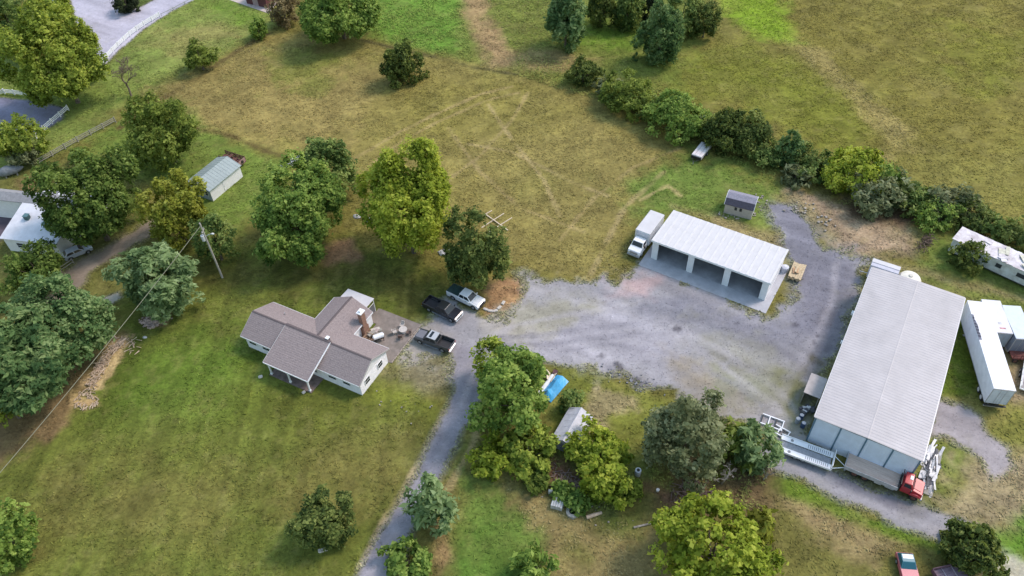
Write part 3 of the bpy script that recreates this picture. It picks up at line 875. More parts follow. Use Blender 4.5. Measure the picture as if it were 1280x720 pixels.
# ---- hedgerow, from its upper left end to the right edge
HEDGE = [
 (762,112,15,14,'wispy','silver','pale silvery shrub at the upper left end of the hedgerow',0),
 (786,124,30,24,'fine','olive','olive rounded shrub near the upper left end of the hedgerow',0),
 (818,138,16,15,'fine','deep','low green shrub between the olive shrub and the broad bush in the hedgerow',0),
 (846,148,32,25,'broad','green','broad mid green bush in the hedgerow above the small flat trailer',0),
 (882,158,17,18,'wispy','silver','silvery twiggy shrub in the hedgerow above the small flat trailer',0),
 (908,166,25,30,'conifer','dark','tall dark cedar in the hedgerow right of the small flat trailer',.35),
 (937,172,27,30,'broad','dark','wide dark tree in the hedgerow straight behind the small grey shed',0),
 (962,196,20,20,'fine','deep','green shrub in the hedgerow behind the small grey shed, left of the pointed cedar',0),
 (985,190,14,27,'conifer','blue','pointed blue-green cedar in the middle of the hedgerow',.65),
 (1003,205,17,20,'fine','dark','dark shrub in the hedgerow just right of the pointed cedar',0),
 (1022,212,22,22,'broad','deep','dark green bush in the hedgerow left of the bright yellow-green tree',0),
 (995,222,16,10,'wispy','silver','low silvery shrub at the foot of the hedgerow left of the dirt clearing',0),
 (1064,215,34,33,'broad','bright','bright yellow-green tree in the hedgerow above the dirt clearing',0),
 (1108,226,18,22,'broad','green','green bush in the hedgerow behind the bright yellow-green tree',0),
 (1094,243,30,16,'wispy','silver','grey-green spreading shrub in front of the bright yellow-green tree',0),
 (1128,246,22,22,'broad','dark','dark bush in the hedgerow right of the grey-green spreading shrub',0),
 (1152,256,22,22,'broad','deep','mid green bush in the hedgerow above the edge of the dirt clearing',0),
 (1188,256,27,20,'wispy','silver','pale silver willow-like shrub in the hedgerow left of the mobile home',0),
 (1172,270,24,16,'fine','green','low green shrub in front of the pale silver shrub in the hedgerow',0),
 (1216,274,24,22,'broad','dark','dark bush in the hedgerow straight behind the mobile home',0),
 (1248,288,20,20,'fine','deep','green shrub in the hedgerow behind the middle of the mobile home',0),
 (1276,298,22,24,'broad','dark','dark bush in the hedgerow at the right edge of the picture',0),
]
for cx, cy, rx, ry, st, pl, lb, tp in HEDGE:
    T('cedar_tree' if tp else 'hedge_shrub', lb, 'tree' if tp else 'shrub', cx, cy - 3, rx * 1.18, ry * .80, st, pl, .05, HG, taper=tp, stem='trunk', zmin=.5)
T('juniper', 'dark round juniper in front of the white mobile home', 'bush', 1212, 321, 19, 18, 'conifer', 'dark', .1, HG, taper=.2)
# ---- centre and bottom
T('broadleaf_tree', 'large green tree at the fork of the road, left of the blue tarp', 'tree', 640, 490, 43, 51, 'broad', 'green', 1.2, CG)
T('broadleaf_tree', 'slim light green tree at the road corner, leftmost of the clump by the blue tarp', 'tree', 614, 452, 23, 28, 'broad', 'maple', 1.4, CG)
T('broadleaf_tree', 'green tree in the clump nearest the blue tarp', 'tree', 660, 468, 18, 27, 'fine', 'green', 1.0, CG)
T('shrub', 'bright leafy shrub at the foot of the large green tree beside the road', 'shrub', 614, 572, 27, 22, 'shrub', 'bright', .1, CG)
T('shrub', 'bright green leafy thicket left of the pale grey gabled shed', 'shrub', 660, 560, 32, 26, 'shrub', 'maple', .1, CG)
T('shrub', 'low dark green shrub right of the blue tarp', 'shrub', 714, 502, 13, 15, 'fine', 'deep', .1, CG)
T('shrub', 'bright light green thicket right of the pale grey gabled shed', 'shrub', 745, 563, 37, 28, 'shrub', 'bright', .1, CG)
T('shrub', 'bright green lower thicket running down to the rubble', 'shrub', 757, 602, 26, 32, 'shrub', 'bright', .1, CG, zmin=.4)
T('shrub', 'small green shrub beside the pale rubble block', 'shrub', 703, 612, 12, 10, 'shrub', 'green', .1, CG)
T('shrub', 'low green shrub directly above the dark-holed concrete ring', 'shrub', 722, 627, 13, 8, 'shrub', 'green', .05, CG)
T('shrub', 'low green shrub at the right foot of the lower thicket', 'shrub', 772, 620, 12, 10, 'shrub', 'maple', .05, CG)
T('shrub', 'low yellowish weeds bush right of the white barrel', 'shrub', 790, 612, 13, 8, 'shrub', 'maple', .05, CG)
T('shrub', 'low olive shrub left of the upright pale stone', 'shrub', 672, 600, 13, 9, 'shrub', 'olive', .05, CG)
T('broadleaf_tree', 'grey-green silvery tree right of the bright thicket', 'tree', 860, 548, 48, 52, 'broad', 'silver', .9, CG)
T('broadleaf_tree', 'dull green tree behind the dead tree beside the car hauler', 'tree', 915, 556, 30, 22, 'wispy', 'olive', .6, CG)
T('willow_sapling', 'hazy pale green tree at the end of the car hauler trailer', 'tree', 944, 562, 24, 34, 'wispy', 'pale', .5, CG, density=1.4)
T('broadleaf_tree', 'large yellow-green tree cut by the lower edge of the picture', 'tree', 893, 686, 66, 58, 'broad', 'bright', 1.4, CG)
T('shrub', 'olive brush along the right of the large yellow-green tree', 'shrub', 948, 655, 17, 34, 'wispy', 'yellow', .1, CG)
T('cedar_bush', 'dark green conifer bush at the lower right end of the side road', 'bush', 1216, 688, 33, 30, 'conifer', 'dark', .1, CG, density=2.0)
T('shrub', 'soft green shrub at the lower edge below the bright green lawn', 'shrub', 664, 706, 24, 24, 'wispy', 'green', .1, CG)

# ---- bare trees: trunk, boughs and twigs
def bare_tree(label, bx, by, h, spread, mt, seed, group, levels=4, name='bare_tree', lean=(0, 0)):
    rng = random.Random(seed)
    w = P(bx, by)
    t = thing(name, label, 'tree', (w.x, w.y, 0), 0, group)
    tr, tw = MB(), MB()
    def grow(p, d, L, r, lv):
        q = p + d * L * .5 + Vector((rng.uniform(-.1, .1), rng.uniform(-.1, .1), 0)) * L
        e = p + d * L
        (tr if lv >= levels - 1 else tw).tube([p, q, e], [r, r * .8, r * .6], 6 if lv >= levels - 1 else 4)
        if lv == 0: return
        for i in range(3 if lv > 1 else 4):
            a = rng.uniform(0, 6.28)
            nd = (d + Vector((math.cos(a), math.sin(a), rng.uniform(-.1, .3))) * spread).normalized()
            grow(p + d * L * rng.uniform(.55, 1), nd, L * rng.uniform(.55, .8), max(.022, r * .55), lv - 1)
    grow(Vector((0, 0, -.05)), Vector((lean[0], lean[1], 1)).normalized(), h * .34, h * .024, levels)
    tr.build('trunk', mt, t)
    tw.build('branches', mt, t)
    return t
bare_tree('bare brown leafless sapling on the upper lawn right of the large maple', 164, 120, 9.5, .62, mat('twig_brown', (.20, .155, .11), .9, .2, 3), 5, NG, 6)
bare_tree('pale dead tree with twisted bare limbs left of the car hauler', 902, 604, 5.5, .95, BARK_GREY, 9, CG, 4, 'dead_tree', (.05, -.25))
bare_tree('thin pale dead trunk under the hazy pale green tree', 954, 600, 3.2, .6, BARK_GREY, 12, CG, 3, 'dead_tree', (.25, .1))

# ---- rough grass and weeds nobody could count, in the colours of the ground they grow from
def weeds(name, areas, size, h, gain, seed, label, tint, tw):
    rng = np.random.default_rng(seed)
    allp = []
    for pl, dens in areas:
        poly = PA(pl); lo, hi = poly.min(0), poly.max(0)
        n = int((hi[0] - lo[0]) * (hi[1] - lo[1]) * dens)
        x, y = rng.uniform(lo[0], hi[0], n), rng.uniform(lo[1], hi[1], n)
        k = (sdf_poly(x, y, poly) > 0) & (fbm(x * .35, y * .35, 4, seed) > .45)
        allp.append(np.stack([x[k], y[k]], 1))
    o = turf(name, np.concatenate(allp), size, h, gain, seed, tint, tw)
    return tag(o, label, 'grass')
weeds('tall_weeds', [
 ([(460,0),(575,0),(592,78),(545,70),(470,48)],14),
 ([(610,0),(690,0),(735,95),(650,92),(640,60)],10),
 ([(640,92),(700,94),(745,100),(760,128),(700,112)],14),
 ([(745,100),(800,100),(900,150),(1000,210),(985,235),(900,195),(840,172),(760,130)],14),
 ([(1040,255),(1130,262),(1180,290),(1280,310),(1280,330),(1200,285),(1100,240)],12),
 ([(820,560),(960,590),(950,640),(880,640),(810,600)],14),
 ([(612,545),(700,545),(700,590),(604,590)],12),
 ([(690,590),(790,600),(780,640),(700,640)],9),
 ([(60,150),(150,110),(330,40),(335,46),(160,120),(70,165)],8),
], .24, .30, 1.1, 3, 'rank green weeds along the hedge, the meadow and under the trees', (128, 142, 70), .5)
weeds('dry_grass', [
 ([(600,0),(690,0),(745,95),(650,95),(600,88)],9),
 ([(840,255),(1000,300),(1010,345),(985,330),(900,285)],10),
 ([(990,240),(1040,260),(1060,310),(1030,300),(990,265)],9),
 ([(1085,322),(1280,372),(1280,380),(1150,350)],12),
 ([(975,612),(1060,650),(1135,688),(1090,700),(1010,650)],10),
 ([(1190,575),(1280,565),(1280,640),(1200,650)],12),
 ([(625,603),(760,650),(830,662),(830,720),(690,720),(650,640)],10),
 ([(975,45),(1040,75),(1125,150),(1140,190),(1095,160),(1050,115)],12),
 ([(735,345),(800,290),(800,330),(765,352)],12),
 ([(170,120),(330,46),(340,60),(200,130)],6),
], .18, .16, 1.02, 4, 'dry straw-coloured grass on the rough verges', (160, 148, 106), .4)
# ================================================================== BUILDINGS
WHITE = mat('white_paint', (.80,.81,.82), .5, .05, 1.5)
WHITE_METAL = mat('white_roof_metal', (.55,.535,.54), .5, .05, .8, spec=.3)
SIDING = mat('white_siding', (.83,.82,.84), .55, .06, 2)
TRIM = mat('grey_trim', (.42,.40,.39), .6, .08, 3)
SHINGLE = mat('brown_shingle', (.29,.24,.228), .95, .18, 5, bump=.35, bscale=9, col2=(.19,.155,.15))
SHINGLE_G = mat('grey_shingle', (.26,.25,.30), .95, .15, 4, bump=.3)
SHINGLE_D = mat('dark_shingle', (.075,.07,.095), .95, .15, 4, bump=.3)
RIDGE = mat('ridge_shingle', (.13,.105,.105), .95, .15, 6)
BRICK = mat('brick', (.30,.17,.12), .9, .2, 5, bump=.3)
CONC = mat('concrete', (.42,.42,.44), .85, .10, .7, bump=.1)
CONC_D = mat('worn_concrete', (.25,.21,.19), .9, .2, 1.2, bump=.2)
DARKIN = mat('dark_floor', (.10,.10,.12), .9, .2, 1)
BLUE = mat('pale_blue_metal', (.68,.76,.90), .45, .06, .8)
BLUE_D = mat('dark_blue_trim', (.10,.19,.27), .45, .1, 2)
ROOF_L = mat('weathered_light_roof', (.43,.403,.405), .5, .08, .35)
ROOF_RIB = mat('roof_rib', (.432,.405,.407), .5, .05, 1)
METAL_G = mat('blue_grey_roof', (.29,.345,.335), .5, .08, .6)
STEEL = mat('galvanised_steel', (.45,.46,.48), .45, .1, 4, metal=.4)
BLACK = mat('black_plastic', (.02,.02,.022), .5, .2, 4)
RUST = mat('rust', (.16,.07,.05), .9, .35, 3, bump=.3)
WOODG = mat('weathered_wood', (.34,.32,.28), .9, .2, 4, stretch=(1,6,1))
WOODT = mat('tan_wood', (.55,.43,.27), .85, .18, 4)
BEIGE = mat('beige_siding', (.40,.38,.34), .7, .08, 2)
GLASS = glass()

def window(parent, q, fw=.08, th=.05, mt=None, name='window'):
    """q: 4 corners (lower left, lower right, upper right, upper left) on the wall, seen from outside"""
    u = (Vector(q[1]) - Vector(q[0])).length; v = (Vector(q[3]) - Vector(q[0])).length
    fu, fv = fw / u, fw / v
    b = MB()
    b.plate(sub_quad(q, 0, 1, 0, fv), th); b.plate(sub_quad(q, 0, 1, 1 - fv, 1), th)
    b.plate(sub_quad(q, 0, fu, fv, 1 - fv), th); b.plate(sub_quad(q, 1 - fu, 1, fv, 1 - fv), th)
    b.plate(sub_quad(q, fu, 1 - fu, .5 - fv * .3, .5 + fv * .3), th * .8)
    f = b.build(name, mt or WHITE, parent)
    MB().plate(sub_quad(q, fu, 1 - fu, fv, 1 - fv), .02, .005).build('pane', GLASS, f)
    return f

# ------------------------------------------------------------ three-bay garage
G0 = P(816.7, 299, 4.0)
gar = thing('garage', 'long white open garage with three dark bays on a concrete slab', 'garage', (G0.x, G0.y, 0), RAD(-33))
GL, GD, GH, GB = 18.15, 8.0, 3.95, 3.65
MB().box(-1.05, 19.15, -2.35, 8.1, -.1, .05).build('slab', CONC, gar, .01)
for a, b_ in ((.0, .97), (5.81, 6.77), (11.5, 12.46), (17.2, 18.15)):
    MB().box(a, b_, .0, .22, .05, 3.35).build('pillar', WHITE, gar, .015)
MB().box(0, GL, .004, .216, 3.352, 3.84).build('header', WHITE, gar)
MB().box(0, .15, .222, GD, .05, 3.6).build('side_wall', SIDING, gar)
MB().box(GL - .15, GL, .222, GD, .05, 3.6).build('side_wall', SIDING, gar)
MB().box(.152, GL - .152, GD - .15, GD, .05, 3.55).build('back_wall', SIDING, gar)
MB().box(.155, GL - .155, .0, GD - .16, .052, .062).build('bay_floor', mat('bay_concrete', (.40,.40,.42), .9, .15, .6), gar)
rz_ = lambda y: GH + (GB - GH) * (y + .25) / (GD + .5)
MB().prism_x([(-.25, rz_(-.25) - .1), (GD + .25, rz_(GD + .25) - .1), (GD + .25, rz_(GD + .25)), (-.25, rz_(-.25))], -.2, GL + .2).build('roof', WHITE_METAL, gar)
MB().box(-.22, GL + .22, -.29, -.252, GH - .3, GH + .02).build('fascia', WHITE, gar)
rb0 = None
RIBW = mat('white_rib', (.585,.57,.575), .5, .05, .8, spec=.3)
for i in range(17):
    x = -.02 + i * 1.137
    if rb0 is None:
        rb0 = MB().prism_x([(-.24, rz_(-.24) + .002), (GD + .24, rz_(GD + .24) + .002), (GD + .24, rz_(GD + .24) + .045), (-.24, rz_(-.24) + .045)], -.17, .17).build('rib', RIBW, gar, .015, loc=(x, 0, 0))
    else:
        link_copy(rb0, (x, 0, 0))
BAY_SHADE = mat('painted_bay_shade', (.055,.055,.065), .9, .1, 1)  # near-black: interior shade of the bays painted into walls, ceiling and posts
MB().box(.16, GL - .16, GD - .19, GD - .152, .06, 3.5).build('shade_lining', BAY_SHADE, gar)  # added sheet that carries the painted shade of the back wall
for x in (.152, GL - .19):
    MB().box(x, x + .038, .25, GD - .2, .06, 3.5).build('shade_lining', BAY_SHADE, gar)
MB().box(.2, GL - .2, .3, GD - .2, 3.36, 3.4).build('ceiling', BAY_SHADE, gar)
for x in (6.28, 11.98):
    MB().box(x - .1, x + .1, GD - .6, GD - .2, .062, 3.355).build('inner_post', BAY_SHADE, gar)
for a in (0.97, 6.77, 12.46):     # rolled-up door at the head of each bay
    MB().cyl((a + .1, .5, 3.42), (a + 4.6, .5, 3.42), .2, 10).build('rolled_door', STEEL, gar)

# ------------------------------------------------------------ blue warehouse
W0 = P(1021, 521, 5.2)
wh = thing('warehouse', 'big blue metal warehouse under a long pale ribbed roof', 'warehouse', (W0.x, W0.y, 0), RAD(-32.1))
WW, WL, WE, WR = 11.95, 29.35, 5.15, 5.30
bay = WW / 4
for i in range(4):
    MB().box(i * bay + .08, (i + 1) * bay - .08, .0, .12, .0, WE - .12).build('wall_panel', BLUE, wh)
    b = MB()
    for k in range(9):
        x = i * bay + .22 + k * (bay - .44) / 8
        b.box(x - .02, x + .02, -.025, -.002, .05, WE - .16)
    b.build('panel_ribs', BLUE, wh, kind='stuff')
for i in range(5):
    MB().box(i * bay - .09, i * bay + .09, -.06, .13, .0, WE - .13).build('post', BLUE_D, wh)
MB().box(-.1, WW + .1, -.08, .14, WE - .128, WE - .02).build('eave_trim', BLUE_D, wh)
for i in range(10):
    y0 = .14 + i * (WL - .28) / 10
    for x0 in (.0, WW - .12):
        MB().box(x0, x0 + .12, y0 + .02, y0 + (WL - .28) / 10 - .02, 0, WE - .12).build('wall_panel', BLUE, wh)
MB().box(0, WW, WL - .12, WL, 0, WE - .12).build('back_wall', BLUE, wh)
xm = WW / 2
for s in (0, 1):
    xe, xr = (-.2, xm) if s == 0 else (WW + .2, xm)
    MB().prism_y([(xe, WE - .02), (xr, WR - .02), (xr, WR + .06), (xe, WE + .06)], -.2, WL + .1).build('roof_slope', ROOF_L, wh)
b = MB()
for i in range(64):
    y = -.15 + i * .46
    for xe in (-.18, WW + .18):
        b.hexa([(xe, y, WE + .062), (xm, y, WR + .062), (xm, y + .09, WR + .062), (xe, y + .09, WE + .062), (xe, y + .03, WE + .085), (xm, y + .03, WR + .074), (xm, y + .06, WR + .085), (xe, y + .06, WE + .085)])
b.build('roof_ribs', ROOF_RIB, wh, kind='stuff')
MB().prism_y([(xm - .1, WR + .068), (xm, WR + .08), (xm + .1, WR + .068), (xm, WR + .062)], -.2, WL + .1).build('ridge_cap', ROOF_L, wh)
for xe in (-.31, WW + .2):
    MB().box(xe, xe + .11, -.1, WL, WE - .06, WE + .03).build('gutter', STEEL, wh)
MB().box(-.55, -.2, 20.5, 21.1, 3.4, 3.8).build('vent_hood', WHITE, wh, .03)
MB().box(-.5, -.2, 14.5, 14.9, 3.5, 3.9).build('vent_hood', WHITE, wh, .03)
def in_frame(o0, yaw, x, y, z=0):
    c, s = math.cos(yaw), math.sin(yaw)
    return Vector((o0.x + c * x - s * y, o0.y + s * x + c * y, z))
# box trailer and pale tank parked behind it
q = in_frame(W0, RAD(-32.1), 1.55, 33.2)
bt = thing('box_trailer', 'long narrow grey box trailer behind the pale warehouse roof', 'trailer', q, RAD(-32.1))
MB().box(-1.95, 1.95, -.85, .75, .55, 3.0).build('box', mat('lilac_grey_paint', (.46,.46,.52), .5, .08, 2), bt, .03)
MB().box(-1.97, 1.97, -.1, .77, 3.002, 3.08).build('roof', WHITE_METAL, bt, .02)
MB().box(1.952, 1.98, -.8, .7, .6, 2.95).build('door', mat('grey_door', (.3,.3,.34), .5, .1, 2), bt)
for x in (-.6, .5):
    for y in (-.7, .6):
        MB().cyl((x, y - .1, .38), (x, y + .1, .38), .38, 14).build('wheel', BLACK, bt)
MB().tube([(-1.9, 0, .6), (-3.0, 0, .5)], .06, 6).build('drawbar', STEEL, bt)
q = in_frame(W0, RAD(-32.1), 5.15, 32.9)
tk = thing('storage_tank', 'cream domed tank next to the grey box trailer behind the warehouse', 'tank', q, RAD(-32.1))
CREAM = mat('cream_plastic', (.70,.66,.56), .5, .08, 1.5)
b = MB(); b.tube([(0, 0, 0), (0, 0, .1), (0, 0, 2.3), (0, 0, 2.7), (0, 0, 2.9), (0, 0, 2.97)], [1.5, 1.6, 1.6, 1.35, .7, .2], 24)
b.build('shell', CREAM, tk, smooth=False)
MB().cyl((0, 0, 2.95), (0, 0, 3.08), .3, 14).build('lid', mat('tank_lid', (.55,.52,.45), .6, .1, 3), tk)
for zz in (.7, 1.4, 2.1):
    MB().cyl((0, 0, zz), (0, 0, zz + .07), 1.63, 24).build('hoop', CREAM, tk)
# lean-to at the left flank
q = in_frame(W0, RAD(-32.1), -1.3, 6.9)
ln = thing('lean_to', 'small beige-roofed lean-to against the left flank of the warehouse', 'shed', q, RAD(-32.1))
MB().prism_x([(-1.75, 2.42), (1.7, 2.55), (1.7, 2.63), (-1.75, 2.5)], -1.1, .98).build('roof', mat('beige_roof', (.42,.38,.36), .8, .1, 1.5), ln)
for x in (-1.0, .85):
    for y in (-1.6, 1.55):
        MB().box(x - .06, x + .06, y - .06, y + .06, 0, 2.44).build('post', WOODG, ln)
MB().box(-.9, .8, 1.5, 1.58, 0, 2.4).build('back_wall', WOODG, ln)
MB().box(-1.06, -.98, -1.5, 1.45, .0, 1.2).build('side_board', WOODG, ln)

# ------------------------------------------------------------ house
H0 = P(290 + 783 / 4.8, 350 + 693 / 4.8)
HY = RAD(-28.5)
ho = thing('house', 'white ranch house with brown shingle roofs and a posted front porch', 'house', (H0.x, H0.y, 0), HY)
EZ, RZ, RY = 2.62, 4.4, 2.95
def wall(x0, x1, y0, y1, z1=EZ - .08): return MB().box(x0, x1, y0, y1, 0, z1)
wall(-6.42, 0, 0, .15).build('wall', SIDING, ho)
wall(-13.8, -6.42, .0, .15).build('wall', SIDING, ho)
wall(-19.5, -13.8, 0, .15).build('wall', SIDING, ho)
wall(-19.5, 0, 6.1, 6.25).build('wall', SIDING, ho)
def gable(x0, x1):
    return MB().prism_x([(.152, 0), (6.098, 0), (6.098, EZ - .1), (RY, RZ - .2), (.152, EZ - .1)], x0, x1)
gable(-.15, 0).build('gable_wall', SIDING, ho)
gable(-19.5, -19.35).build('gable_wall', SIDING, ho)
def siding_lines(b, pts0, pts1, n, z0, z1):
    for i in range(n):
        z = z0 + (z1 - z0) * i / (n - 1)
        (x0, y0), (x1, y1) = pts0, pts1
        b.box(min(x0, x1), max(x0, x1), min(y0, y1), max(y0, y1), z, z + .05)
b = MB(); siding_lines(b, (-19.5, -.025), (-.0, -.003), 9, .25, 2.3); siding_lines(b, (.003, .1), (.025, 6.1), 9, .25, 2.3)
b.build('siding_laps', SIDING, ho, kind='stuff')
def slope(x0, x1, ya, za, yb, zb, th=.1):
    return MB().prism_x([(ya, za), (yb, zb), (yb, zb + th), (ya, za + th)], x0, x1)
slope(-19.85, .25, -.4, EZ - .08, RY, RZ).build('roof_slope', SHINGLE, ho)
slope(-19.85, .25, 6.75, EZ - .08, RY, RZ).build('roof_slope', SHINGLE, ho)
MB().prism_x([(RY - .18, RZ + .03), (RY, RZ + .125), (RY + .18, RZ + .03), (RY, RZ + .1)], -19.87, .27).build('ridge_cap', RIDGE, ho)
# shingle courses, real laps on the slopes
def courses(b, x0, x1, ya, za, yb, zb, n, th=.1):
    for i in range(1, n):
        t = i / n; t2 = t - .35 / n
        y, z = ya + (yb - ya) * t, za + (zb - za) * t + th
        y2, z2 = ya + (yb - ya) * t2, za + (zb - za) * t2 + th
        b.hexa([(x0, y2, z2 + .002), (x1, y2, z2 + .002), (x1, y, z + .002), (x0, y, z + .002), (x0, y2, z2 + .022), (x1, y2, z2 + .022), (x1, y, z + .004), (x0, y, z + .004)])
b = MB()
courses(b, -19.84, .24, -.4, EZ - .08, RY, RZ, 14); courses(b, -19.84, .24, 6.75, EZ - .08, RY, RZ, 14)
b.build('shingle_courses', SHINGLE, ho, kind='stuff')
for x in (-19.9, .255):
    MB().prism_x([(-.42, EZ - .22), (RY, RZ - .14), (6.77, EZ - .22), (6.77, EZ + .0), (RY, RZ + .09), (-.42, EZ)], x, x + .05).build('rake_board', TRIM, ho)
for y in (-.45, 6.752):
    MB().box(-19.85, .25, y, y + .05, EZ - .2, EZ - .0).build('fascia', WHITE, ho)
# porch
slope(-13.9, -6.4, -2.7, 2.52, RY + .1, RZ + .12).build('porch_roof', SHINGLE, ho)
b = MB(); courses(b, -13.89, -6.41, -2.7, 2.52, RY + .1, RZ + .12, 20); b.build('shingle_courses', SHINGLE, ho, kind='stuff')
for x in (-13.96, -6.398):
    MB().prism_x([(-2.75, 2.40), (RY, RZ - .02), (RY, RZ + .24), (-2.75, 2.66)], x, x + .07).build('rake_board', WHITE if x > -10 else TRIM, ho)
MB().box(-13.9, -6.4, -2.76, -2.704, 2.42, 2.62).build('fascia', WHITE, ho)
MB().prism_x([(RY - .2, RZ + .16), (RY, RZ + .265), (RY + .3, RZ + .16), (RY, RZ + .2)], -13.95, -6.35).build('ridge_cap', RIDGE, ho)
pst = None
for x in (-13.3, -10.05, -6.75):
    p = MB(); p.box(-.09, .09, -.09, .09, .12, 2.5); p.box(-.14, .14, -.14, .14, .121, .35); p.box(-.14, .14, -.14, .14, 2.25, 2.502)
    p.build('porch_post', WHITE, ho, loc=(x, -2.5, 0))
MB().box(-13.6, -6.42, -2.75, -.03, -.1, .12).build('porch_floor', mat('porch_floor', (.20,.15,.13), .9, .25, 1.5), ho)
MB().box(-10.2, -9.2, -.9, -.04, .122, .25).build('doorstep', CONC, ho)
d = MB().box(-10.15, -9.25, -.06, -.004, .25, 2.3).build('front_door', mat('front_door', (.25,.10,.08), .5, .1, 3), ho)
MB().box(-9.4, -9.34, -.12, -.061, 1.15, 1.25).build('handle', STEEL, d)
for x0, x1, z0, z1 in ((-5.3, -3.9, 1.1, 2.15), (-2.9, -1.6, 1.1, 2.15), (-19.0, -17.6, 1.1, 2.15), (-16.6, -15.0, 1.1, 2.15), (-13.0, -11.6, .9, 2.2), (-8.4, -7.1, .9, 2.2)):
    window(ho, [(x0, -.03, z0), (x1, -.03, z0), (x1, -.03, z1), (x0, -.03, z1)])
for y0, y1 in ((1.0, 2.1), (4.0, 5.1)):
    window(ho, [(.03, y0, 1.0), (.03, y1, 1.0), (.03, y1, 2.1), (.03, y0, 2.1)])
# rear wing
WX0, WX1, WXM, WY1 = -12.3, -5.6, -8.9, 11.4
MB().box(WX0 + .35, WX0 + .5, 6.252, WY1 - .2, 0, EZ - .08).build('wall', SIDING, ho)
MB().box(WX1 - .5, WX1 - .35, 6.252, WY1 - .2, 0, EZ - .08).build('wall', SIDING, ho)
MB().prism_y([(WX0 + .35, 0), (WX1 - .35, 0), (WX1 - .35, EZ - .1), (WXM, RZ - .32), (WX0 + .35, EZ - .1)], WY1 - .198, WY1 - .05).build('gable_wall', SIDING, ho)
for xe in (WX0, WX1):
    MB().prism_y([(xe, EZ - .07), (WXM, RZ - .14), (WXM, RZ - .04), (xe, EZ + .03)], 3.1, WY1).build('roof_slope', SHINGLE, ho)
    MB().box(min(xe, xe + (.05 if xe == WX1 else -.05)), max(xe, xe + (.05 if xe == WX1 else -.05)), 6.8, WY1, EZ - .16, EZ + .03).build('fascia', WHITE, ho)
b = MB()
for xe in (WX0, WX1):
    for i in range(1, 14):
        t, t2 = i / 14, (i - .35) / 14
        x, z = xe + (WXM - xe) * t, EZ + .03 + (RZ - EZ - .07) * t
        x2, z2 = xe + (WXM - xe) * t2, EZ + .03 + (RZ - EZ - .07) * t2
        ys = 6.77 - (z2 - 2.64) * 3.8 / 1.86
        b.hexa([(x2, ys, z2 + .002), (x2, WY1, z2 + .002), (x, WY1, z + .002), (x, ys, z + .002), (x2, ys, z2 + .022), (x2, WY1, z2 + .022), (x, WY1, z + .004), (x, ys, z + .004)])
b.build('shingle_courses', SHINGLE, ho, kind='stuff')
MB().prism_y([(WXM - .18, RZ - .10), (WXM, RZ - .015), (WXM + .18, RZ - .10), (WXM, RZ - .04)], 3.3, WY1 + .02).build('ridge_cap', RIDGE, ho)
MB().prism_y([(WX0 - .02, EZ - .2), (WXM, RZ - .27), (WX1 + .02, EZ - .2), (WX1 + .02, EZ + .02), (WXM, RZ - .05), (WX0 - .02, EZ + .02)], WY1 + .002, WY1 + .05).build('rake_board', TRIM, ho)
# chimney with white cap, roof vent, pipe
ch = MB(); ch.box(-6.1, -5.35, 8.6, 9.75, 0, 1.9); ch.box(-6.02, -5.43, 8.75, 9.6, 1.9, 4.75)
cho = ch.build('chimney', BRICK, ho)
MB().box(-6.15, -5.3, 8.65, 9.7, 4.752, 4.9).build('cap', WHITE, cho)
MB().box(-5.9, -5.55, 8.95, 9.4, 4.902, 5.15).build('flue', WHITE, cho)
b = MB()
for k in range(22):
    z = .15 + k * .21
    x1 = -5.35 if z < 1.9 else -5.43
    b.box(x1 + .001, x1 + .012, 8.62 if z < 1.9 else 8.77, 9.73 if z < 1.9 else 9.58, z, z + .15)
b.build('brick_courses', BRICK, cho, kind='stuff')
v = MB(); v.box(-7.3, -6.9, 3.15, 3.55, 4.2, 4.75); v.build('roof_vent', mat('vent_side', (.10,.09,.09), .7, .1, 3), ho)
MB().box(-7.36, -6.84, 3.09, 3.61, 4.752, 4.82).build('vent_cap', WHITE, ho)
MB().cyl((-16, 5.0, 3.2), (-16, 5.0, 3.85), .07, 8).build('vent_pipe', STEEL, ho)
# white awning behind the wing
aw = thing('canopy', 'white flat canopy on thin posts at the back of the house wing', 'canopy', in_frame(H0, HY, -9.2, 12.75), HY)
MB().prism_x([(-1.25, 2.62), (.95, 2.55), (.95, 2.7), (-1.25, 2.78)], -2.3, 2.3).build('roof', WHITE_METAL, aw, .03)
for x in (-2.2, 2.2):
    for y in (.8,):
        MB().tube([(x, y, 0), (x, y, 2.56)], .05, 6).build('post', WHITE, aw)
    MB().tube([(x, -1.1, 0), (x, -1.1, 2.62)], .05, 6).build('post', WHITE, aw)
    MB().tube([(x, -1.1, 1.9), (x, .8, 1.9)], .035, 6).build('rail', WHITE, aw)
MB().box(-2.25, 2.25, -1.2, .85, .0, .08).build('floor', CONC_D, aw)
MB().plate([(2.21, -.95, .3), (2.21, .7, .3), (2.21, .7, 1.75), (2.21, -.95, 1.75)], .01).build('screen', mat('insect_screen', (.14,.14,.15), .8, .1, 5), aw)
